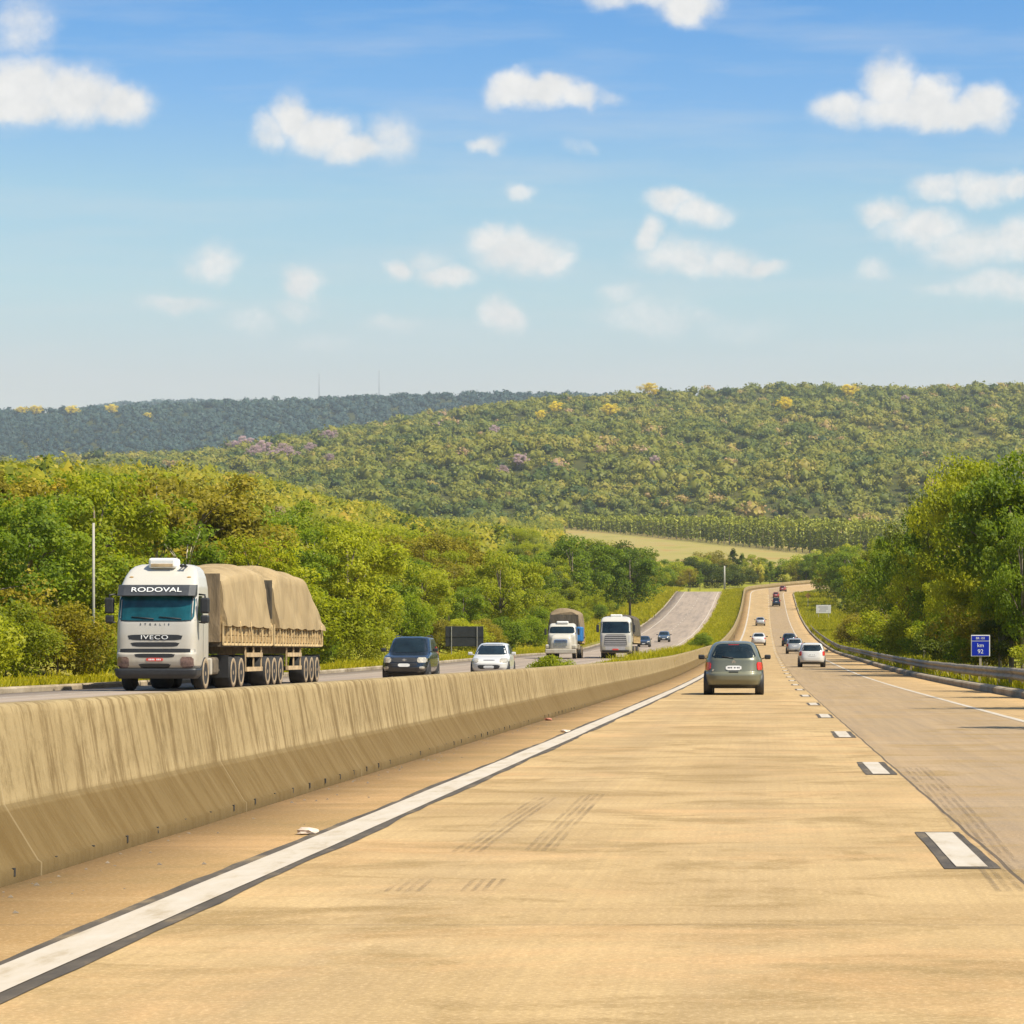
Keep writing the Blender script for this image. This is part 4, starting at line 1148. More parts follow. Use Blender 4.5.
mast(319, 374, 400, 5500, 'fainter radio mast on the far ridge, left of the clearer one')

# ------------------------------------------------------------------ scraps on the road
def scrap(name, label, x, d, w, h, mat, seed):
    bm = bmesh.new(); bmesh.ops.create_icosphere(bm, subdivisions=2, radius=1)
    rg = random.Random(seed)
    for v in bm.verts:
        k = .65 + .5 * rg.random(); v.co = Vector((v.co.x * w * k, v.co.y * w * .8 * k, max(-.02, v.co.z * h * k)))
    m = MB(); m.bm(bm)
    o = m.build(name, M[mat]); o.location = (x, d, .022)
    return tag(o, label, 'litter')
scrap('plastic_scrap', 'crumpled pale plastic scrap lying beside the white edge line', -3.16, 18.7, .085, .028, 'scrap_white', 1)
scrap('plastic_scrap', 'reddish scrap lying at the barrier foot', -3.98, 50, .08, .03, 'scrap_red', 2)
scrap('plastic_scrap', 'small white scrap on the edge line nearer the people carrier', -3.12, 42.6, .08, .025, 'scrap_white', 3)
def stones():
    m = MB(); rg = random.Random(5)
    for i in range(170):
        d = 12 + rg.random() ** 1.5 * 70; x = -4.02 + abs(rg.gauss(0, .13)) + (rg.random() < .1) * rg.random() * .7
        s = rg.uniform(.005, .014)
        vs = [(x + rg.uniform(-1, 1) * s, d + rg.uniform(-1, 1) * s * 1.6, .002 + (k > 3) * rg.uniform(.3, 1) * s) for k in range(8)]
        m.add([(x - s, d - s, .001), (x + s, d - s * .8, .001), (x + s * .9, d + s, .001), (x - s, d + s * .9, .001), (x + s * rg.uniform(-.5, .5), d, s * rg.uniform(.7, 1.3))], [(0, 1, 4), (1, 2, 4), (2, 3, 4), (3, 0, 4)])
    tag(m.build('gravel', M['bark']), 'dark grit and dry leaves gathered along the barrier foot', 'gravel', kind='stuff')
stones()
# ------------------------------------------------------------------ trees
SUN_EL, SUN_AZ = 54.0, 116.0       # azimuth from +y (down the road) towards +x
TO_LIGHT = np.array([math.cos(R(SUN_EL)) * math.sin(R(SUN_AZ)), math.cos(R(SUN_EL)) * math.cos(R(SUN_AZ)), math.sin(R(SUN_EL))])
def leaf_quads(P, N, size, rng, asp=.55):
    """one rhombic leaf face at every point P, facing roughly along N"""
    n = len(P)
    N = N / (np.linalg.norm(N, axis=1, keepdims=True) + 1e-9)
    T = rng.normal(size=(n, 3)); T -= N * (T * N).sum(1, keepdims=True); T /= (np.linalg.norm(T, axis=1, keepdims=True) + 1e-9)
    B = np.cross(N, T)
    s = (size * rng.uniform(.6, 1.25, n))[:, None]
    V = np.stack([P + T * s * .5, P + B * s * .5 * asp + N * s * .06, P - T * s * .5, P - B * s * .5 * asp + N * s * .06], 1)
    return V.reshape(-1, 3)

def make_tree(name, seed, H, RAD_, z0, clumps, per, leaf, shape='round', limbs=7, bark='bark', crad=(.24, .36), gap=.0, trunk_r=.14):
    """returns (trunk mesh, crown mesh) of one kind of tree"""
    rng = np.random.default_rng(seed); rg = random.Random(seed)
    hc = (H - z0) / 2; zc = z0 + hc
    C = []; CR = []
    tries = 0
    while len(C) < clumps and tries < 4000:
        tries += 1
        d = rng.normal(size=3); d /= np.linalg.norm(d)
        r = rng.uniform(.25, 1) ** .45
        p = d * r
        if shape == 'umbrella' and p[2] < -.15: continue
        if shape == 'cone':
            k = (p[2] + 1) / 2; lim = 1.05 - .75 * k
            p[0] *= lim; p[1] *= lim
        if shape == 'tiers': p[2] = np.round(p[2] * 2.2) / 2.2 + rng.normal() * .04
        wob = 1 + .28 * math.sin(3 * math.atan2(d[1], d[0]) + seed) + .15 * math.sin(5 * math.atan2(d[1], d[0]) + 2 * seed)
        q = np.array([p[0] * RAD_ * wob, p[1] * RAD_ * wob, zc + p[2] * hc * .86])
        cr = rng.uniform(*crad) * min(RAD_, hc * 1.3)
        if q[2] - cr * .6 < z0 * .8 - .1: q[2] = z0 * .8 + cr * .5
        C.append(q); CR.append(cr)
    Vs = []
    for q, cr in zip(C, CR):
        n = int(per * rng.uniform(.6, 1.25))
        d = rng.normal(size=(n, 3)); d /= np.linalg.norm(d, axis=1, keepdims=True)
        r = rng.uniform(.2, 1, n) ** .5
        P = q + d * (r * cr)[:, None] * np.array([1.12, 1.12, .74])
        nr = d * .45 + rng.normal(size=(n, 3)) * .50 + TO_LIGHT * .68
        Vs.append(leaf_quads(P, nr, leaf, rng))
    V = np.concatenate(Vs); nq = len(V) // 4
    crown = mesh_np(name + '_crown', V, np.arange(nq * 4).reshape(-1, 4))
    m = MB()
    lean = np.array([rg.uniform(-.05, .05), rg.uniform(-.05, .05)])
    top = zc + hc * .45
    m.tube([(0, 0, -.8), (lean[0] * top * .3, lean[1] * top * .3, top * .35), (lean[0] * top, lean[1] * top, top)], [trunk_r * 1.2, trunk_r * .85, trunk_r * .3], 7)
    order = sorted(range(len(C)), key=lambda i: rg.random())[:limbs]
    for i in order:
        q = C[i]; zb = max(.25 * z0 + .1, min(q[2] * .62, top * .8))
        b = (lean[0] * zb, lean[1] * zb, zb)
        mid = ((b[0] + q[0]) / 2 * .9, (b[1] + q[1]) / 2 * .9, (zb + q[2]) / 2 + .12 * hc)
        m.tube([b, mid, tuple(q)], [trunk_r * .5, trunk_r * .32, trunk_r * .1], 5)
    me = bpy.data.meshes.new(name + '_trunk'); me.from_pydata(m.v, [], m.f)
    me.polygons.foreach_set('use_smooth', m.sm); me.update()
    me.materials.append(M[bark])
    return me, crown

KIND = {}
def kinds():
    K = KIND
    #                       seed  H     R    z0  clumps per leaf
    K['broad'] = [make_tree('broad_tree', s, 9.0, 3.7, 1.9, 64, 210, .25, 'round', 12, 'bark', (.16, .28)) for s in (11, 12, 13)]
    K['tall'] = [make_tree('tall_tree', s, 11.0, 2.9, 2.0, 66, 205, .25, 'cone', 12, 'bark', (.16, .27)) for s in (21, 22)]
    K['spread'] = [make_tree('spreading_tree', s, 9.5, 4.6, 3.6, 46, 260, .25, 'umbrella', 10, 'bark', (.22, .33)) for s in (31, 32)]
    K['tier'] = [make_tree('tiered_tree', s, 10.0, 3.6, 2.6, 48, 215, .26, 'tiers', 10, 'pale_bark', (.20, .30)) for s in (41, 42)]
    K['bush'] = [make_tree('bush', s, 4.2, 2.7, .05, 34, 330, .20, 'round', 6, 'bark', (.26, .40), trunk_r=.06) for s in (51, 52, 53)]
    K['thin'] = [make_tree('thin_tree', s, 8.0, 2.3, 2.4, 24, 110, .26, 'round', 14, 'pale_bark', (.24, .36), trunk_r=.09) for s in (61, 62)]
kinds()
KH = {'broad': 9.0, 'tall': 11.0, 'spread': 9.5, 'tier': 10.0, 'bush': 4.2, 'thin': 8.0}
TREES = []     # (object, px, py_top, distance, zone, kind, tone)
def put_tree(x, d, h, kind, mat, zone, wide=1.0, parts=True, z=None, name=None, group=None):
    trunk, crown = KIND[kind][RNG.integers(len(KIND[kind]))]
    s = h / KH[kind]
    g = gz(x, d) if z is None else z
    nm = name or ('bush' if kind == 'bush' else 'tree')
    if not crown.materials: crown.materials.append(M['leaf_green'])
    if zone == 'right' and 425 < d < 525 and x < 25: x += 8
    px_ = VX + F * x / d
    if zone == 'left' and ((176 < d < 217 and x > -28.8) or (432 < px_ < 500 and d < 217)): return None
    if zone == 'left' and 70 < px_ < 118 and d < 114:
        h = min(h, 1.9); s = h / KH[kind]
    root = empty(nm, (x, d, g - .15 * s), RNG.uniform(-.7, .7))
    root.scale = (s * wide, s * wide, s)
    for nm2, me in (('trunk', trunk), ('crown', crown)):
        o = link(bpy.data.objects.new(nm2, me), root)
        if nm2 == 'crown':
            o.material_slots[0].link = 'OBJECT'; o.material_slots[0].material = M[mat]
    px = VX + F * x / d; pt = VY - F * (g + h - EYE) / d
    TREES.append((root, px, pt, d, zone, kind, mat))
    return root

def put_px(px, ptop, d, kind, mat, zone, wide=1.0, **k):
    if zone == 'right' and px > 800:
        d = max(d, 11.8 * F / (px - VX)); wide *= .74
        if d > 290: d = max(d, 17.0 * F / (px - VX))
    x, zt = px2xz(px, ptop, d)
    h = zt - gz(x, d)
    return put_tree(x, d, max(h, 1.2), kind, mat, zone, wide, **k)

# the skyline of the left wood and of the trees beyond the crest, in picture terms
SKY_X = np.array([-80, 0, 60, 130, 200, 250, 300, 345, 370, 400, 430, 500, 560, 610, 650, 690, 720, 800, 860])
SKY_Y = np.array([458, 462, 458, 455, 456, 470, 486, 500, 500, 512, 519, 523, 530, 541, 556, 566, 562, 556, 548])
def cap_h(x, d, h, slack=0.0):
    px = VX + F * x / d
    lim = float(np.interp(px, SKY_X, SKY_Y)) - slack
    zmax = EYE + (VY - lim) / F * d
    return min(h, zmax - gz(x, d))

def pick(weights):
    ks = list(weights); w = np.array([weights[k] for k in ks], float); return ks[RNG.choice(len(ks), p=w / w.sum())]

def left_wood():
    rows = [(-25.6, 'bush', 4.2, .020), (-28.5, 'mix', 4.8, .022), (-32.0, 'tree', 6.0, .020), (-39.0, 'tree', 7.0, .022), (-48.0, 'tree', 9.0, .022), (-60, 'tree', 11.0, .022)]
    for ri, (x0, typ, sp, grow) in enumerate(rows):
        d = 3.30 * abs(x0) + RNG.uniform(-2, 2)
        while d < 640 + ri * 12:
            x = x0 + RNG.normal() * (.5 if ri == 0 else 1.3)
            px = VX + F * x / d
            if ri == 0 and d > 330: x -= 2.5 + (d - 330) * .01
            if ri == 1 and d > 420: x -= 2
            if px < 705:
                if ri == 0:
                    kind = 'bush'; h = RNG.uniform(2.0, 3.6); tone = pick({'leaf_lime': 5, 'leaf_green': 2, 'leaf_olive': .5})
                    if 150 < px < 430 and RNG.random() < .35: h *= 1.35
                elif ri == 1:
                    kind = pick({'bush': 3, 'broad': 2, 'tall': 1, 'thin': .8}); h = {'bush': RNG.uniform(3.5, 5), 'broad': RNG.uniform(5.5, 7.5), 'tall': RNG.uniform(6.5, 8.5), 'thin': RNG.uniform(6, 7.5)}[kind]
                    tone = pick({'leaf_lime': 5, 'leaf_green': 2.4, 'leaf_olive': .8})
                else:
                    kind = pick({'broad': 3.4, 'tall': 3, 'spread': 1.2, 'tier': 1.4, 'thin': 1.0}); h = RNG.uniform(7.0, 10.8)
                    if px < 130: tone = pick({'leaf_green': 2.2, 'leaf_dark': 1.2, 'leaf_lime': 4, 'leaf_olive': 1.2, 'leaf_gold': .2})
                    elif px < 330: tone = pick({'leaf_green': 1.2, 'leaf_dark': .5, 'leaf_lime': 3.5, 'leaf_olive': 2.6, 'leaf_gold': .4, 'leaf_rust': .3, 'leaf_mauve': .3})
                    else: tone = pick({'leaf_green': 2, 'leaf_dark': .5, 'leaf_lime': 4.5, 'leaf_olive': .9, 'leaf_gold': .1})
                h = cap_h(x, d, h)
                if h > 1.3: put_tree(x, d, h, kind, tone, 'left', RNG.uniform(.9, 1.2))
            d += (sp + d * grow) * RNG.uniform(.75, 1.3)
    # the ones that stand out
    put_px(368, 496, 178, 'tall', 'leaf_lime', 'left', 1.25)
    put_px(348, 512, 170, 'broad', 'leaf_lime', 'left', 1.0)
    put_px(395, 520, 186, 'broad', 'leaf_lime', 'left', 1.0)
    put_px(75, 474, 150, 'broad', 'leaf_dark', 'left', 1.15)
    put_px(42, 505, 132, 'broad', 'leaf_dark', 'left', 1.1)
    put_px(12, 470, 170, 'broad', 'leaf_gold', 'left', 1.2)
    put_px(195, 483, 160, 'tall', 'leaf_lime', 'left', 1.0)
    put_px(135, 500, 150, 'spread', 'leaf_green', 'left', .9)
    put_px(258, 530, 150, 'broad', 'leaf_rust', 'left', .6)
    put_px(240, 545, 140, 'broad', 'leaf_lime', 'left', .9)
    put_px(500, 545, 260, 'broad', 'leaf_lime', 'left', .9)
    put_px(572, 530, 420, 'broad', 'leaf_green', 'left', 1.0)
    put_px(630, 540, 470, 'broad', 'leaf_green', 'left', 1.0)
    # roadside slope at the end of the opposite carriageway
    for px, pt, d in ((645, 572, 640), (663, 570, 690), (680, 574, 715), (700, 570, 745), (655, 560, 700), (690, 566, 770), (712, 563, 800), (738, 562, 850), (676, 561, 790), (757, 566, 880), (770, 560, 840), (792, 556, 905), (806, 562, 860), (742, 552, 930), (722, 557, 900), (640, 552, 680), (626, 560, 610), (650, 553, 760), (668, 556, 800), (698, 552, 860), (712, 549, 900), (733, 547, 930), (752, 553, 920), (765, 558, 930), (781, 563, 900), (690, 556, 850), (612, 538, 560), (597, 536, 600), (640, 546, 730), (806, 552, 835), (816, 549, 825), (799, 558, 850), (824, 547, 840)):
        put_px(px, pt, d, pick({'broad': 3, 'bush': 1, 'tall': 1}), pick({'leaf_green': 2, 'leaf_lime': 1.5, 'leaf_olive': 2, 'leaf_dark': 1}), 'crest', 1.0)
left_wood()

def right_wood():
    big = [(972, 449, 122, 'spread', 'leaf_lime', .70), (1012, 446, 124, 'broad', 'leaf_green', .85), (946, 478, 130, 'spread', 'leaf_dark', .60), (1040, 440, 128, 'broad', 'leaf_green', 1.0), (985, 452, 135, 'tier', 'leaf_lime', 1.0), (930, 500, 150, 'broad', 'leaf_green', .9),
           (1000, 478, 114, 'tier', 'leaf_lime', .9), (975, 505, 118, 'tier', 'leaf_lime', .9), (1022, 508, 108, 'broad', 'leaf_green', .8), (945, 520, 134, 'broad', 'leaf_lime', .9), (918, 527, 142, 'tier', 'leaf_lime', .9), (898, 532, 172, 'broad', 'leaf_green', .95),
           (985, 545, 113, 'broad', 'leaf_lime', .8), (955, 558, 122, 'broad', 'leaf_lime', .8), (925, 563, 136, 'broad', 'leaf_olive', .8), (900, 570, 154, 'thin', 'leaf_olive', 1.1), (1010, 570, 106, 'broad', 'leaf_lime', .75),
           (882, 540, 205, 'broad', 'leaf_lime', 1.0), (868, 545, 240, 'broad', 'leaf_gold', 1.0), (853, 543, 300, 'tall', 'leaf_lime', 1.0), (842, 548, 370, 'broad', 'leaf_green', 1.0), (832, 552, 450, 'broad', 'leaf_lime', 1.0), (824, 548, 560, 'broad', 'leaf_green', 1.2), (833, 545, 600, 'broad', 'leaf_dark', 1.2), (845, 540, 520, 'broad', 'leaf_green', 1.0), (862, 536, 420, 'broad', 'leaf_olive', 1.0), (880, 533, 330, 'broad', 'leaf_lime', 1.0), (850, 538, 640, 'broad', 'leaf_lime', 1.0), (872, 538, 480, 'broad', 'leaf_gold', 1.0), (838, 552, 520, 'bush', 'leaf_green', 1.1), (836, 550, 640, 'broad', 'leaf_green', 1.0), (829, 556, 650, 'broad', 'leaf_lime', 1.0),
           (858, 575, 235, 'thin', 'leaf_mauve', 1.0), (872, 580, 205, 'thin', 'leaf_olive', 1.0), (886, 590, 178, 'thin', 'leaf_olive', 1.0), (847, 575, 290, 'broad', 'leaf_green', .9), (840, 580, 340, 'broad', 'leaf_green', .9), (834, 580, 410, 'bush', 'leaf_green', 1.0),
           (905, 520, 190, 'broad', 'leaf_green', .7), (925, 512, 160, 'broad', 'leaf_lime', .7)]
    for px, pt, d, kind, mat, w in big: put_px(px, pt, d, kind, mat, 'right', w)
    # shrubs close behind the guardrail
    d = 84.0
    while d < 330:
        x = 10.3 + RNG.uniform(0, 2.6); near = d < 112
        put_tree(x + near, d, RNG.uniform(1.2, 2.2 if near else 4.6), 'bush' if near else pick({'bush': 3, 'thin': 1, 'broad': 1}), pick({'leaf_green': 2, 'leaf_olive': 2, 'leaf_dark': 1, 'leaf_lime': 1.4}), 'right', RNG.uniform(.9, 1.1))
        d += (3.2 + d * .02) * RNG.uniform(.5, 1.5)
    d = 100.0
    while d < 600:
        x = 15.5 + RNG.uniform(0, 5)
        put_tree(x, d, cap_h(x, d, RNG.uniform(6, 9.0) + d * .006) if d > 400 else RNG.uniform(5.5, 7.5), pick({'broad': 3, 'tier': 1, 'tall': 1}), pick({'leaf_green': 3, 'leaf_olive': 1.5, 'leaf_dark': .8, 'leaf_lime': 2.5}), 'right', 1.1)
        d += 9 + d * .03
    # beyond the right edge: the trees that shade the shoulder
    for x, d, h in ((11.2, 41.5, 9.0), (12.0, 59, 8.5), (12.5, 73, 8), (12.8, 83, 8.5), (14, 93, 8.5)):
        put_tree(x, d, h, 'broad', 'leaf_green', 'right', .85)
right_wood()

# sprigs growing up behind the barrier
for x, d, h, w in ((-5.4, 67.5, 1.22, .28), (-5.5, 70.0, 1.16, .28), (-5.45, 73.5, 1.10, .26), (-6.4, 283, 1.9, .5)):
    put_tree(x, d, h, 'bush', 'leaf_lime' if d < 200 else 'leaf_green', 'median', w / (h / 4.2) / 1.0 * .9)

# flowering trees on the far hills
def hill_d(px, py, lo=1710, hi=3200):
    best = None
    for d in np.arange(lo, hi, 6.0):
        x = (px - VX) * d / F
        y = VY - F * (gz(x, d) - EYE) / d
        if best is None or abs(y - py) < best[0]: best = (abs(y - py), d)
    return best[1]
def far_tree(px, py, w_px, mat, zone, lo=1710, hi=3190):
    d = hill_d(px, py + w_px * .45, lo, hi); x = (px - VX) * d / F
    h = w_px * d / F * .95
    o = put_tree(x, d, h + 4.5, 'broad', mat, zone, w_px * d / F / 7.2 / ((h + 4.5) / 9.0), name='flowering_tree')
for px, py, w in ((650, 393, 17), (849, 394, 15), (555, 410, 12), (541, 417, 9), (610, 413, 15), (785, 407, 14), (640, 414, 7)): far_tree(px, py, w, 'bloom_yellow', 'hill yellow')
for px, py, w in ((22, 413, 11), (36, 412, 12), (72, 412, 12), (112, 411, 12), (148, 417, 7)): far_tree(px, py, w, 'bloom_yellow', 'ridge yellow', 4300, 5480)
for px, py, w in ((236, 449, 13), (254, 456, 14), (270, 446, 12), (275, 460, 14), (292, 460, 13), (310, 452, 11), (243, 447, 17), (262, 451, 15), (283, 455, 17), (296, 447, 10), (330, 440, 15), (437, 429, 8), (494, 434, 10), (330, 462, 9), (520, 465, 14), (905, 402, 8), (655, 465, 10), (503, 475, 11)): far_tree(px, py, w, 'bloom_pink', 'hill pink')

# ------------------------------------------------------------------ woods that read as one mass
ICO = None
def ico():
    bm = bmesh.new(); bmesh.ops.create_icosphere(bm, subdivisions=1, radius=1)
    bm.verts.index_update()
    v = np.array([p.co[:] for p in bm.verts]); f = np.array([[p.index for p in q.verts] for q in bm.faces]); bm.free()
    return v, f
IV, IF = ico()
def mass(name, pts, mat, label, quads, leaf, seed, tone_fn=None, flat=.8, core=.66):
    """pts rows: x, y, ground z, crown radius, height"""
    rng = np.random.default_rng(seed)
    V = []; Q = []; T = []; tone = []
    nv = 0
    pts = np.asarray(pts)
    N = len(pts)
    tones = tone_fn(pts, rng)
    # cores
    iv = IV[None] * (1 + .12 * rng.normal(size=(N, len(IV), 1)))
    half = (pts[:, 4] * .5)[:, None]
    core_v = np.stack([pts[:, 0:1] + iv[..., 0] * pts[:, 3:4] * core, pts[:, 1:2] + iv[..., 1] * pts[:, 3:4] * core, pts[:, 2:3] + half + iv[..., 2] * half * .98], -1)
    tri = IF[None] + (np.arange(N) * len(IV))[:, None, None]
    V.append(core_v.reshape(-1, 3)); tone.append(np.repeat(tones, len(IV)))
    nv = N * len(IV)
    n = quads
    d = rng.normal(size=(N, n, 3)); d[..., 2] = np.abs(d[..., 2]) * 1.1 - .35
    d /= np.linalg.norm(d, axis=2, keepdims=True)
    # lumps: the crown bulges here and there
    lob = 1 + .22 * np.sin(d[..., 0] * 5 + rng.uniform(0, 6, (N, 1))) * np.cos(d[..., 1] * 5 + rng.uniform(0, 6, (N, 1)))
    r = rng.uniform(.82, 1.08, (N, n)) * lob
    P = np.stack([pts[:, 0:1] + d[..., 0] * r * pts[:, 3:4], pts[:, 1:2] + d[..., 1] * r * pts[:, 3:4], pts[:, 2:3] + half + d[..., 2] * r * half], -1).reshape(-1, 3)
    nr = d.reshape(-1, 3) * .7 + rng.normal(size=(N * n, 3)) * .55 + TO_LIGHT * .6
    size = np.repeat(pts[:, 3], n) * leaf
    LV = leaf_quads(P, nr, size, rng, .75)
    V.append(LV); tone.append(np.repeat(np.clip(np.repeat(tones, n) + rng.normal(size=N * n) * .035, 0, 1), 4))
    quad = nv + np.arange(N * n * 4).reshape(-1, 4)
    me = mesh_np(name, np.concatenate(V), quad, tri.reshape(-1, 3))
    at = me.attributes.new('tone', 'FLOAT', 'POINT'); at.data.foreach_set('value', np.concatenate(tone).astype(np.float32))
    return tag(mesh_object(name, me, M[mat]), label, 'woodland', kind='stuff')

def scatter(n, dlo, dhi, plo, phi, rng, power=1.0):
    d = dlo + (dhi - dlo) * rng.uniform(0, 1, n) ** power
    px = rng.uniform(plo, phi, n)
    return (px - VX) * d / F, d, px
def smooth_tone(pts, rng, lo, hi, spread, k=.012):
    x, y = pts[:, 0], pts[:, 1]
    w = .5 + .25 * np.sin(x * k + y * k * .6 + 1) + .25 * np.sin(y * k * 1.7 - x * k * .4)
    return np.clip(lo + (hi - lo) * w + rng.normal(size=len(pts)) * spread, 0, 1)

def hill_forest():
    rng = np.random.default_rng(77)
    x, d, px = scatter(12500, 1640, 3330, -90, 1120, rng, .85)
    rad = np.clip(2.9 * np.exp(rng.normal(.36, .42, len(x))), 1.8, 10.5); h = rad * rng.uniform(1.0, 1.45, len(x)) + 1
    keep = ~((px > 548) & (d < 1712))
    z = ground(x, d)
    # gaps and thin places
    P = np.stack([x, d, z - h * .08, rad, h], 1)[keep]
    def tone(p, r):
        t = smooth_tone(p, r, .30, .62, .085) + .12 * np.sin(p[:, 0] / 23 + p[:, 1] / 41) * np.sin(p[:, 1] / 29 - p[:, 0] / 57); t = np.clip(t, 0, 1)
        u = r.random(len(p))
        t = np.where(u < .07, r.uniform(0, .10, len(p)), t)       # dark evergreen
        t = np.where(u > .965, r.uniform(.90, 1.0, len(p)), t)     # bare or mauve crowns
        return t
    mass('hill_forest', P, 'hill_leaf', 'broad green and brown forest covering the far hillside', 70, .34, 78, tone)
    xr, dr, pr = scatter(500, 1080, 1720, 850, 1120, rng, .9)
    kr = (pr > 850 + (1720 - dr) * .06)
    Pr = np.stack([xr, dr, ground(xr, dr) - .6, rng.uniform(3, 5.5, len(xr)), rng.uniform(6, 10, len(xr))], 1)[kr]
    mass('hill_forest', Pr, 'hill_leaf', 'green forest at the hill foot right of the plantation', 60, .40, 81, tone)
    x, d, px = scatter(5600, 3900, 5560, -60, 640, rng, .7)
    rad = rng.uniform(6, 11, len(x)); h = rad * rng.uniform(1.2, 1.7, len(x))
    P = np.stack([x, d, ground(x, d) - h * .1, rad, h], 1)
    mass('ridge_forest', P, 'shaded_ridge_leaf', 'dark blue-green forest on the more distant ridge at the left', 30, .45, 79, lambda p, r: np.clip(smooth_tone(p, r, .25, .7, .14, .006) + (r.random(len(p)) > .98) * .4, 0, 1))
    x, d, px = scatter(500, 8200, 9050, 40, 270, rng, .6)
    rad = rng.uniform(12, 20, len(x)); h = rad * 1.0
    P = np.stack([x, d, ground(x, d) - h * .3, rad, h], 1)
    mass('ridge_forest', P, 'shaded_ridge_leaf', 'pale thin strip of the farthest ridge above the left skyline', 16, .5, 80, lambda p, r: smooth_tone(p, r, .5, .8, .1, .006))
hill_forest()

def wood_fill():
    rng = np.random.default_rng(91)
    # slope behind the individual trees on the left
    x = rng.uniform(-190, -56, 2600); d = rng.uniform(190, 980, 2600)
    px = VX + F * x / d
    rad = rng.uniform(2.2, 4.2, len(x)); h = rng.uniform(6, 10, len(x))
    g = ground(x, d)
    lim = EYE + (VY - np.interp(px, SKY_X, SKY_Y) - 1) / F * d
    h = np.minimum(h, lim - g)
    k = (px > -60) & (px < 640) & (h > 3.2) & (x < -.04 * d - 40 + .02 * d)
    P = np.stack([x, d, g - .3, np.minimum(rad, h * .6), h], 1)[k]
    # valley between the rise and the field, and the ground left of the field
    x2, d2, p2 = scatter(2600, 900, 1660, -80, 590, rng, .8)
    h2 = rng.uniform(6, 10, len(x2)); g2 = ground(x2, d2)
    k2 = (p2 < 575 - (1660 - d2) * .02) & ((d2 < 1000) | (p2 < 560))
    lim2 = EYE + (VY - np.interp(p2, SKY_X, SKY_Y) + 6) / F * d2
    h2 = np.where(d2 < 1000, np.minimum(h2, lim2 - g2), h2); k2 &= h2 > 1.5
    P2 = np.stack([x2, d2, g2 - .3, rng.uniform(3, 5.0, len(x2)), h2], 1)[k2]
    x3, d3, p3 = scatter(420, 745, 930, 560, 900, rng, 1.0)
    h3 = rng.uniform(3.5, 8, len(x3)); g3 = ground(x3, d3)
    lim3 = EYE + (VY - np.interp(p3, SKY_X, SKY_Y) - 4) / F * d3
    h3 = np.minimum(h3, lim3 - g3); k3 = (h3 > 1.5) & ((x3 < -26) | (d3 > 880) | (x3 > 62)) & (x3 < 130)
    P3 = np.stack([x3, d3, g3 - .3, np.minimum(rng.uniform(2.2, 4, len(x3)), h3 * .8), h3], 1)[k3]
    def tone(p, r):
        t = smooth_tone(p, r, .36, .72, .10, .03)
        u = r.random(len(p)); t = np.where(u < .10, r.uniform(0, .15, len(p)), t); return t
    mass('woodland', np.concatenate([P, P2, P3]), 'wood_leaf', 'mixed olive and green woodland on the rising ground behind the roadside trees', 150, .22, 92, tone)
    # thicket on the right behind the trees
    x = rng.uniform(17, 90, 900); d = rng.uniform(105, 660, 900); px = VX + F * x / d
    h = rng.uniform(3.5, 6.5, len(x)); g = ground(x, d)
    k = px < 1100
    P = np.stack([x, d, g - .3, rng.uniform(1.8, 3.2, len(x)), h], 1)[k]
    mass('undergrowth', P, 'wood_leaf', 'dense undergrowth filling the wood behind the guardrail', 120, .24, 93, lambda p, r: smooth_tone(p, r, .2, .6, .14, .05))
wood_fill()

def plantation():
    rng = np.random.default_rng(55)
    V = []; tone = []; n_ = 0
    base = [(552, 1700), (575, 1650), (600, 1600), (650, 1490), (700, 1390), (750, 1300), (800, 1222), (850, 1160), (905, 1100)]
    bx = np.array([b[0] for b in base], float); bd = np.array([b[1] for b in base], float)
    P = []
    px = 552.0
    while px < 905:
        d = float(np.interp(px, bx, bd)); P.append((px, d)); px += 3.3 * F / d * .95
    Vs = []; Ts = []
    for row in range(9):
        for px, d in P:
            dd = d + row * 7 + rng.normal() * .6; x = (px + rng.normal() * .8 + (row % 2) * 3 - VX) * d / F
            h = float(np.interp(px, [552, 600, 700, 800, 900], [7.0, 8.6, 12.0, 14.2, 15])) * rng.uniform(.88, 1.12)
            if px + row * 3 > 905: continue
            g = gz(x, dd)
            nq = 70
            t = rng.uniform(.10, 1, nq); r = (.35 + 1.15 * (1 - np.abs(t - .6) * 1.5).clip(.1)) * rng.uniform(.3, 1, nq)
            a = rng.uniform(0, 6.28, nq)
            Pq = np.stack([x + r * np.cos(a), dd + r * np.sin(a), g + t * h], 1)
            nr = np.stack([np.cos(a), np.sin(a), np.full(nq, .5)], 1) + rng.normal(size=(nq, 3)) * .4
            Vs.append(leaf_quads(Pq, nr, np.full(nq, 1.75), rng, .5)); 
            Ts.append(np.repeat(np.clip((.25 if row else .35) + rng.normal() * .12 + .35 * (t > .75) + rng.normal(size=nq) * .1, 0, 1), 4))
    V = np.concatenate(Vs); T = np.concatenate(Ts)
    me = mesh_np('plantation', V, np.arange(len(V)).reshape(-1, 4))
    at = me.attributes.new('tone', 'FLOAT', 'POINT'); at.data.foreach_set('value', T.astype(np.float32))
    root = mesh_object('plantation', me, M['gum_leaf'])
    tag(root, 'straight-edged plantation of slim young trees along the top of the yellow field', 'woodland', kind='stuff')
    m = MB()
    for row in range(3):
        for px, d in P:
            x = (px - VX) * d / F + rng.normal() * .3; dd = d + row * 7; g = gz(x, dd); h = float(np.interp(px, [552, 600, 700, 800, 900], [7.0, 8.6, 12.0, 14.2, 15]))
            m.tube([(x, dd, g - .5), (x, dd, g + h * .8)], [.13, .06], 4, False, False)
    o = m.build('plantation_trunks', M['bark'], root); tag(o, kind='stuff'); o.name = 'trunk'
plantation()

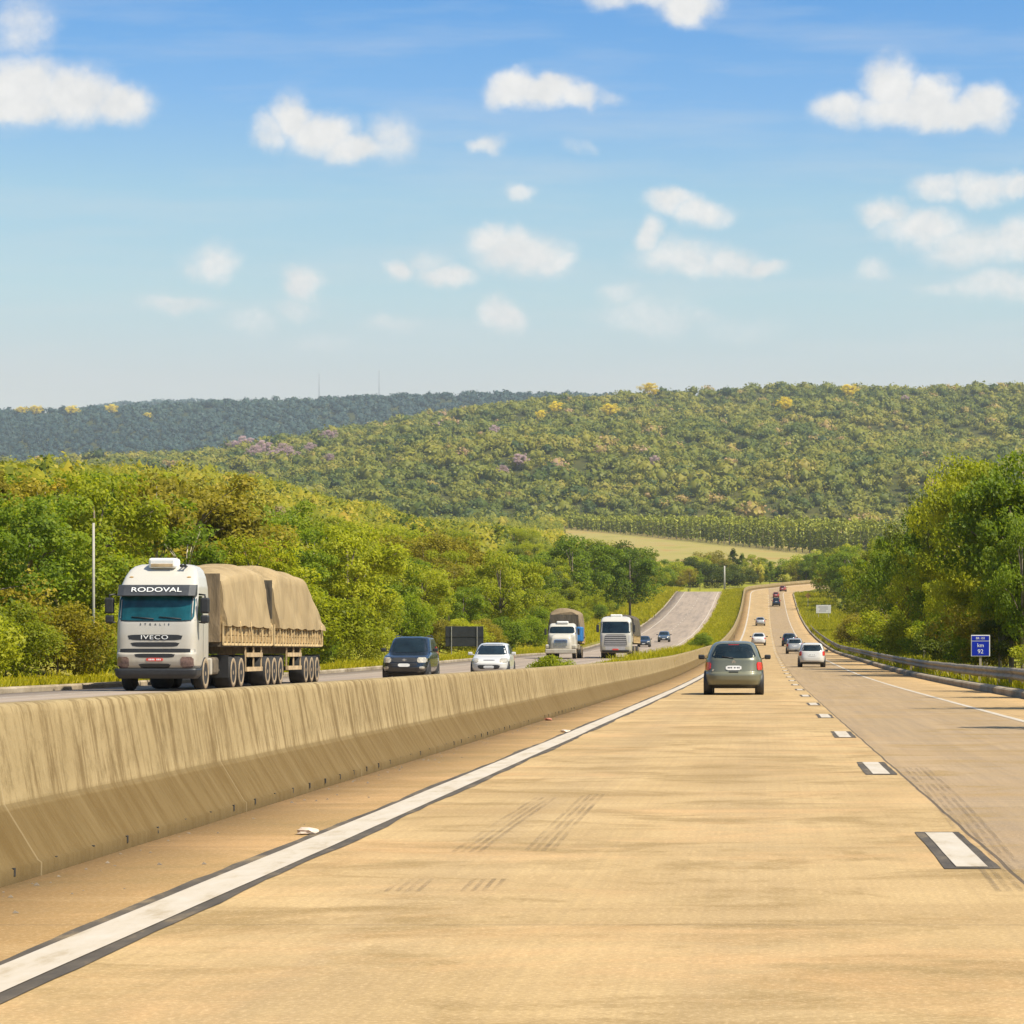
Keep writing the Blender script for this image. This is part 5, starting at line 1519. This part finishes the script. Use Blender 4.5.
# ------------------------------------------------------------------ grass
def grass(name, label, spots, seed, hmin, hmax, blades=7, width=.05):
    rng = np.random.default_rng(seed)
    x, d, z, sc = [np.asarray(v) for v in spots]
    n = len(x); b = blades
    X = np.repeat(x, b) + rng.normal(size=n * b) * .10 * np.repeat(sc, b); Y = np.repeat(d, b) + rng.normal(size=n * b) * .10 * np.repeat(sc, b); Z = np.repeat(z, b)
    h = rng.uniform(hmin, hmax, n * b) * np.repeat(sc, b); w = width * np.repeat(sc, b) * rng.uniform(.6, 1.3, n * b)
    a = rng.uniform(0, 6.28, n * b); lx = rng.normal(size=n * b) * .35 * h; ly = rng.normal(size=n * b) * .35 * h
    ca, sa = np.cos(a) * w, np.sin(a) * w
    V = np.stack([np.stack([X - ca, Y - sa, Z - .03], 1), np.stack([X + ca, Y + sa, Z - .03], 1),
                  np.stack([X + lx + ca * .25, Y + ly + sa * .25, Z + h], 1), np.stack([X + lx - ca * .25, Y + ly - sa * .25, Z + h], 1)], 1).reshape(-1, 3)
    me = mesh_np(name, V, np.arange(len(V)).reshape(-1, 4))
    return tag(mesh_object(name, me, M['grass']), label, 'grass', kind='stuff')
def grass_all():
    rng = np.random.default_rng(66)
    n = 9000
    d = 62 + (330 - 62) * rng.uniform(0, 1, n) ** 1.6; x = -21.25 - np.abs(rng.normal(size=n)) * 1.6
    k = x > -27
    x, d = x[k], d[k]
    grass('grass', 'bright rough grass along the outer kerb of the opposite carriageway', (x, d, ground(x, d), np.ones(len(x))), 67, .18, .50)
    n = 16000
    d = 75 + (690 - 75) * rng.uniform(0, 1, n) ** 1.15; x = rng.uniform(-9.6, -4.95, n)
    sc = np.clip(d / 260, .8, 1.7)
    grass('grass', 'yellow-green grass on the median between barrier and opposite carriageway', (x, d, np.where(x < -7.6, far_z(d), np.maximum(ground(x, d), prof(d))) + .0, sc), 68, .15, .42)
    n = 1500
    d = rng.uniform(128, 230, n); x = rng.uniform(-7.5, -4.85, n)
    grass('grass', 'tall wispy grass showing over the barrier top', (x, d, prof(d), np.ones(n) * 1.0), 69, .55, 1.06, 5, .03)
    n = 9000
    d = 60 + (640 - 60) * rng.uniform(0, 1, n) ** 1.2; x = 7.55 + np.abs(rng.normal(size=n)) * (1.0 + d * .006)
    sc = np.clip(d / 260, .9, 1.7)
    k = x < 17
    grass('grass', 'rough verge grass under and behind the guardrail', (x[k], d[k], ground(x[k], d[k]), sc[k]), 70, .18, .55)
    n = 9000
    d = 330 + (720 - 330) * rng.uniform(0, 1, n); x = rng.uniform(-33, -21.3, n)
    grass('grass', 'sunlit grass slope left of the climbing opposite carriageway', (x, d, ground(x, d), np.clip(d / 260, 1.2, 2)), 71, .15, .42)
grass_all()

# ------------------------------------------------------------------ labels of the trees
def describe():
    tone = {'leaf_lime': 'bright lime-green', 'leaf_green': 'mid-green', 'leaf_dark': 'dark green', 'leaf_olive': 'olive-yellow', 'leaf_gold': 'golden yellow', 'leaf_rust': 'rust-coloured', 'leaf_mauve': 'brownish', 'bloom_yellow': 'yellow-flowering', 'bloom_pink': 'pink-flowering'}
    form = {'broad': 'broad-crowned tree', 'tall': 'tall tapering tree', 'spread': 'wide spreading tree', 'tier': 'layered tree', 'bush': 'bush', 'thin': 'thin sparse tree'}
    def where(px, d, zone, kind):
        if zone == 'left':
            if px < 60: s = 'at the left end of the wood'
            elif px < 118: s = 'by the utility pole'
            elif px < 212: s = 'behind the tarpaulin lorry cab'
            elif px < 325: s = 'behind the tarpaulin trailers'
            elif px < 378: s = 'between trailers and black car'
            elif px < 443: s = 'behind the black off-road car'
            elif px < 490: s = 'behind the black sign back'
            elif px < 540: s = 'between sign and bonneted lorry'
            elif px < 590: s = 'behind the bonneted lorry'
            elif px < 640: s = 'behind the grey-grilled lorry'
            else: s = 'by the left grass slope'
            dep = 'front' if d < 3.75 * 24 + 0 else None
            return s
        if zone == 'right':
            if d < 100 and px > 1010: return 'at the right edge'
            if px > 965: return 'around the blue kilometre sign'
            if px > 915: return 'behind guardrail left of blue sign'
            if px > 870: return 'behind the guardrail past the hatchbacks'
            if px > 840: return 'along the right verge'
            return 'near the pale sign and right-hand bend'
        if zone == 'crest': return 'beyond the crest below the yellow field'
        if zone == 'median': return 'sprouting behind the median barrier'
        if zone == 'hill yellow': return 'on the far hillside'
        if zone == 'ridge yellow': return 'on the distant left ridge'
        return 'on the far hillside'
    grp = {'left': 'trees and bushes of the roadside wood', 'right': 'trees and bushes behind the guardrail', 'crest': 'trees beyond the crest', 'median': 'bushes behind the median barrier', 'hill yellow': 'yellow flowering trees on the hills', 'ridge yellow': 'yellow flowering trees on the hills', 'hill pink': 'pink flowering trees on the hill'}
    by = {}
    for t in TREES:
        o, px, pt, d, zone, kind, mat = t
        hgt = ''
        f = form[kind] if not zone.split()[0] in ('hill', 'ridge') else 'tree'
        by.setdefault((tone[mat], f, where(px, d, zone, kind), zone), []).append(t)
    ordn = ['first', 'second', 'third', 'fourth', 'fifth', 'sixth', 'seventh', 'eighth', 'ninth', 'tenth', 'eleventh', 'twelfth', 'thirteenth', 'fourteenth', 'fifteenth', 'sixteenth']
    for (c, f, w, zone), L in by.items():
        L.sort(key=lambda t: t[1])
        for i, t in enumerate(L):
            lab = f'{c} {f} {w}'
            if len(L) == 2: lab += (', the left of two' if i == 0 else ', the right of two')
            elif len(L) > 2: lab += f', {ordn[min(i, 15)]} from left' if i else ', leftmost'
            tag(t[0], lab, 'bush' if t[5] == 'bush' else 'tree', grp[zone])
describe()

# ------------------------------------------------------------------ sky, sun, haze, camera
def world():
    w = bpy.data.worlds.new('World'); SC.world = w; w.use_nodes = True
    T = NT.__new__(NT); T.t = w.node_tree; T.n = T.t.nodes; T.l = T.t.links; T.n.clear()
    out = T.n.new('ShaderNodeOutputWorld'); bg = T.n.new('ShaderNodeBackground')
    T.l.new(bg.outputs[0], out.inputs[0]); bg.inputs[1].default_value = .085
    sky = T.n.new('ShaderNodeTexSky'); sky.sky_type = 'NISHITA'; sky.sun_disc = False
    sky.sun_elevation = R(SUN_EL); sky.sun_rotation = R(SUN_AZ)
    sky.air_density = 1.0; sky.dust_density = 1.2; sky.ozone_density = 1.5
    tc = T.n.new('ShaderNodeTexCoord'); X, Y, Z = T.sep(tc.outputs['Generated'])
    # deep blue overhead, pale warm haze towards the horizon
    grade = T.mix(1.0, T.ramp(Z, [(q, tuple(v / 2 for v in c)) for q, c in GRADE]), (2, 2, 2), 'MULTIPLY')
    col = T.mix(1.0, sky.outputs[0], grade, 'MULTIPLY')
    # clouds: sky directions as slopes east and up of the road's bearing
    ys = T.math('MAXIMUM', Y, .05)
    U = T.math('MULTIPLY', T.math('DIVIDE', X, ys), 27.0); V = T.math('MULTIPLY', T.math('DIVIDE', Z, ys), 27.0)
    cm = T.n.new('ShaderNodeCombineXYZ'); T.l.new(U, cm.inputs[0]); T.l.new(V, cm.inputs[1])
    n1 = T.n.new('ShaderNodeTexNoise'); T.l.new(cm.outputs[0], n1.inputs[0]); n1.inputs['Scale'].default_value = 1.9; n1.inputs['Detail'].default_value = 5; n1.inputs['Roughness'].default_value = .55
    wv = T.n.new('ShaderNodeVectorMath'); wv.operation = 'MULTIPLY_ADD'; T.l.new(n1.outputs['Color'], wv.inputs[0]); wv.inputs[1].default_value = (.42, .38, 0); T.l.new(cm.outputs[0], wv.inputs[2])
    n2 = T.noise(cm.outputs[0], 7.0, 7, .62)
    n3 = T.noise(cm.outputs[0], 2.2, 4, .6)
    dens = None; body = None
    for (cx, cy, rx, ry, op) in CLOUDS:
        c = ((cx - VX) / 100 + .21, (VY - cy) / 100 + .19, 0)
        s = T.n.new('ShaderNodeVectorMath'); s.operation = 'SUBTRACT'; T.l.new(wv.outputs[0], s.inputs[0]); s.inputs[1].default_value = c
        m = T.n.new('ShaderNodeVectorMath'); m.operation = 'MULTIPLY'; T.l.new(s.outputs[0], m.inputs[0]); m.inputs[1].default_value = (100 / (rx * 1.04), 100 / (ry * 1.14), 0)
        L = T.n.new('ShaderNodeVectorMath'); L.operation = 'LENGTH'; T.l.new(m.outputs[0], L.inputs[0])
        k = T.n.new('ShaderNodeMapRange'); T.l.new(L.outputs['Value'], k.inputs[0]); k.inputs[1].default_value = 1.34; k.inputs[2].default_value = .22; k.inputs[3].default_value = 0; k.inputs[4].default_value = op if op > .7 else min(.80, op * 1.75)
        k.interpolation_type = 'SMOOTHSTEP'
        dens = k.outputs[0] if dens is None else T.math('MAXIMUM', dens, k.outputs[0])
    f = T.math('ADD', T.math('MULTIPLY', dens, 1.75), T.math('MULTIPLY', T.math('SUBTRACT', n2, .5), T.math('MULTIPLY', T.math('MINIMUM', dens, .45), 1.9)))
    a = T.n.new('ShaderNodeMapRange'); T.l.new(f, a.inputs[0]); a.inputs[1].default_value = .04; a.inputs[2].default_value = 1.70; a.interpolation_type = 'SMOOTHSTEP'
    alpha = T.math('MULTIPLY', a.outputs[0], .95)
    shade = T.ramp(T.math('ADD', T.math('MULTIPLY', n3, .7), T.math('MULTIPLY', n2, .3)), [(.30, CLOUD_LO), (.62, CLOUD_HI)])
    front = T.math('GREATER_THAN', Y, .06)
    # thin cirrus streaks
    cs = T.n.new('ShaderNodeMapping'); T.l.new(cm.outputs[0], cs.inputs[0]); cs.inputs['Scale'].default_value = (.22, 1.7, 1); cs.inputs['Rotation'].default_value = (0, 0, .04)
    ci = T.ramp(T.noise(cs.outputs[0], 1.5, 5, .6), [(.46, 0), (.74, .22)])
    col = T.mix(T.math('MULTIPLY', ci, front), col, CLOUD_LO)
    col = T.mix(T.math('MULTIPLY', alpha, front), col, shade)
    T.l.new(col, bg.inputs[0])
GRADE = [(0.0, (1.40, 1.06, .90)), (.0986, (1.36, 1.08, .92)), (.13, (1.19, 1.19, 1.02)), (.165, (.94, 1.15, 1.10)), (.2, (.50, .92, 1.22)), (.235, (.22, .76, 1.20)), (.32, (.2, .7, 1.25)), (.6, (.8, .95, 1.05)), (1, (1, 1, 1))]
CLOUD_LO = (5.7, 5.6, 5.45); CLOUD_HI = (7.0, 6.75, 6.4)
CLOUDS = [
 (20, 92, 62, 36, 1), (75, 93, 50, 34, 1), (118, 104, 42, 24, 1), (20, 108, 60, 20, 1), (22, 28, 42, 30, .34),
 (292, 120, 26, 24, 1), (320, 135, 44, 24, 1), (352, 150, 40, 16, .9), (392, 142, 30, 26, .36), (270, 130, 18, 22, .4),
 (512, 88, 26, 20, 1), (543, 93, 46, 18, 1), (575, 98, 26, 13, .9), (608, 98, 24, 8, .25),
 (690, 2, 36, 20, 1), (650, -4, 46, 14, .75), (610, -2, 30, 14, .4),
 (890, 88, 34, 28, 1), (915, 112, 88, 18, 1), (930, 98, 40, 24, 1), (840, 112, 34, 18, .85), (990, 106, 28, 24, 1), (960, 112, 40, 18, 1),
 (486, 144, 20, 12, .40), (523, 192, 22, 12, .40), (577, 148, 22, 8, .2),
 (672, 205, 30, 14, .85), (700, 214, 34, 15, .85), (648, 236, 17, 20, .7), (680, 258, 52, 22, .75), (725, 264, 52, 17, .75), (765, 268, 26, 12, .5),
 (490, 240, 30, 16, .85), (520, 252, 54, 23, .9), (552, 262, 28, 13, .75), (402, 271, 20, 12, .5), (450, 277, 34, 14, .5), (430, 262, 24, 12, .3),
 (212, 262, 32, 21, .72), (303, 284, 25, 19, .52), (505, 316, 26, 19, .45), (175, 305, 44, 12, .32), (250, 322, 40, 12, .24), (300, 310, 30, 12, .26),
 (885, 212, 30, 15, .8), (925, 228, 52, 22, .85), (975, 245, 60, 24, .75), (1020, 240, 40, 24, .7), (935, 188, 34, 14, .45), (985, 187, 46, 15, .5), (1020, 188, 30, 12, .5), (1000, 288, 60, 18, .38), (940, 288, 26, 10, .25),
 (872, 270, 26, 12, .32), (620, 297, 28, 14, .30), (650, 318, 60, 22, .28), (740, 330, 60, 14, .16), (390, 322, 34, 10, .22), (700, 320, 30, 12, .22), (320, 340, 40, 12, .18), (560, 272, 20, 10, .2)]
world()

def sun():
    l = bpy.data.lights.new('sun', 'SUN'); l.energy = 4.6; l.angle = R(.5); l.color = (1.0, .93, .78)
    o = link(bpy.data.objects.new('sun', l))
    e, a = R(SUN_EL), R(SUN_AZ)
    s = Vector((math.cos(e) * math.sin(a), math.cos(e) * math.cos(a), math.sin(e)))
    o.rotation_euler = s.to_track_quat('Z', 'Y').to_euler(); o.location = s * 200
sun()

def haze():
    m = bpy.data.materials.new('haze'); m.use_nodes = True
    t = m.node_tree; t.nodes.clear()
    out = t.nodes.new('ShaderNodeOutputMaterial'); v = t.nodes.new('ShaderNodeVolumePrincipled')
    v.inputs['Color'].default_value = (.80, .90, 1.0, 1); v.inputs['Density'].default_value = HAZE; v.inputs['Anisotropy'].default_value = .25
    t.links.new(v.outputs[0], out.inputs['Volume'])
    b = MB(); b.box(-7000, 7000, -60, 12500, -900, 900)
    o = b.build('haze', m)
    tag(o, 'faint summer haze over the valley', 'haze', kind='stuff')
HAZE = 5.5e-5
if HAZE > 0: haze()

cam = bpy.data.cameras.new('camera'); co = link(bpy.data.objects.new('camera', cam))
co.location = (0, 0, EYE); co.rotation_euler = (math.pi / 2, 0, 0)
cam.sensor_width = 36; cam.lens = F / 1024 * 36
cam.shift_x = (512 - VX) / 1024; cam.shift_y = (VY - 512) / 1024
cam.clip_start = .5; cam.clip_end = 30000
SC.camera = co
SC.view_settings.view_transform = 'Standard'; SC.view_settings.look = 'None'
SC.view_settings.exposure = 0.72; SC.view_settings.gamma = 1.0; SC.view_settings.use_curve_mapping = False
SC.render.engine = 'CYCLES'
SC.cycles.max_bounces = 6; SC.cycles.diffuse_bounces = 4; SC.cycles.transparent_max_bounces = 12; SC.cycles.volume_bounces = 1
SC.cycles.use_denoising = True
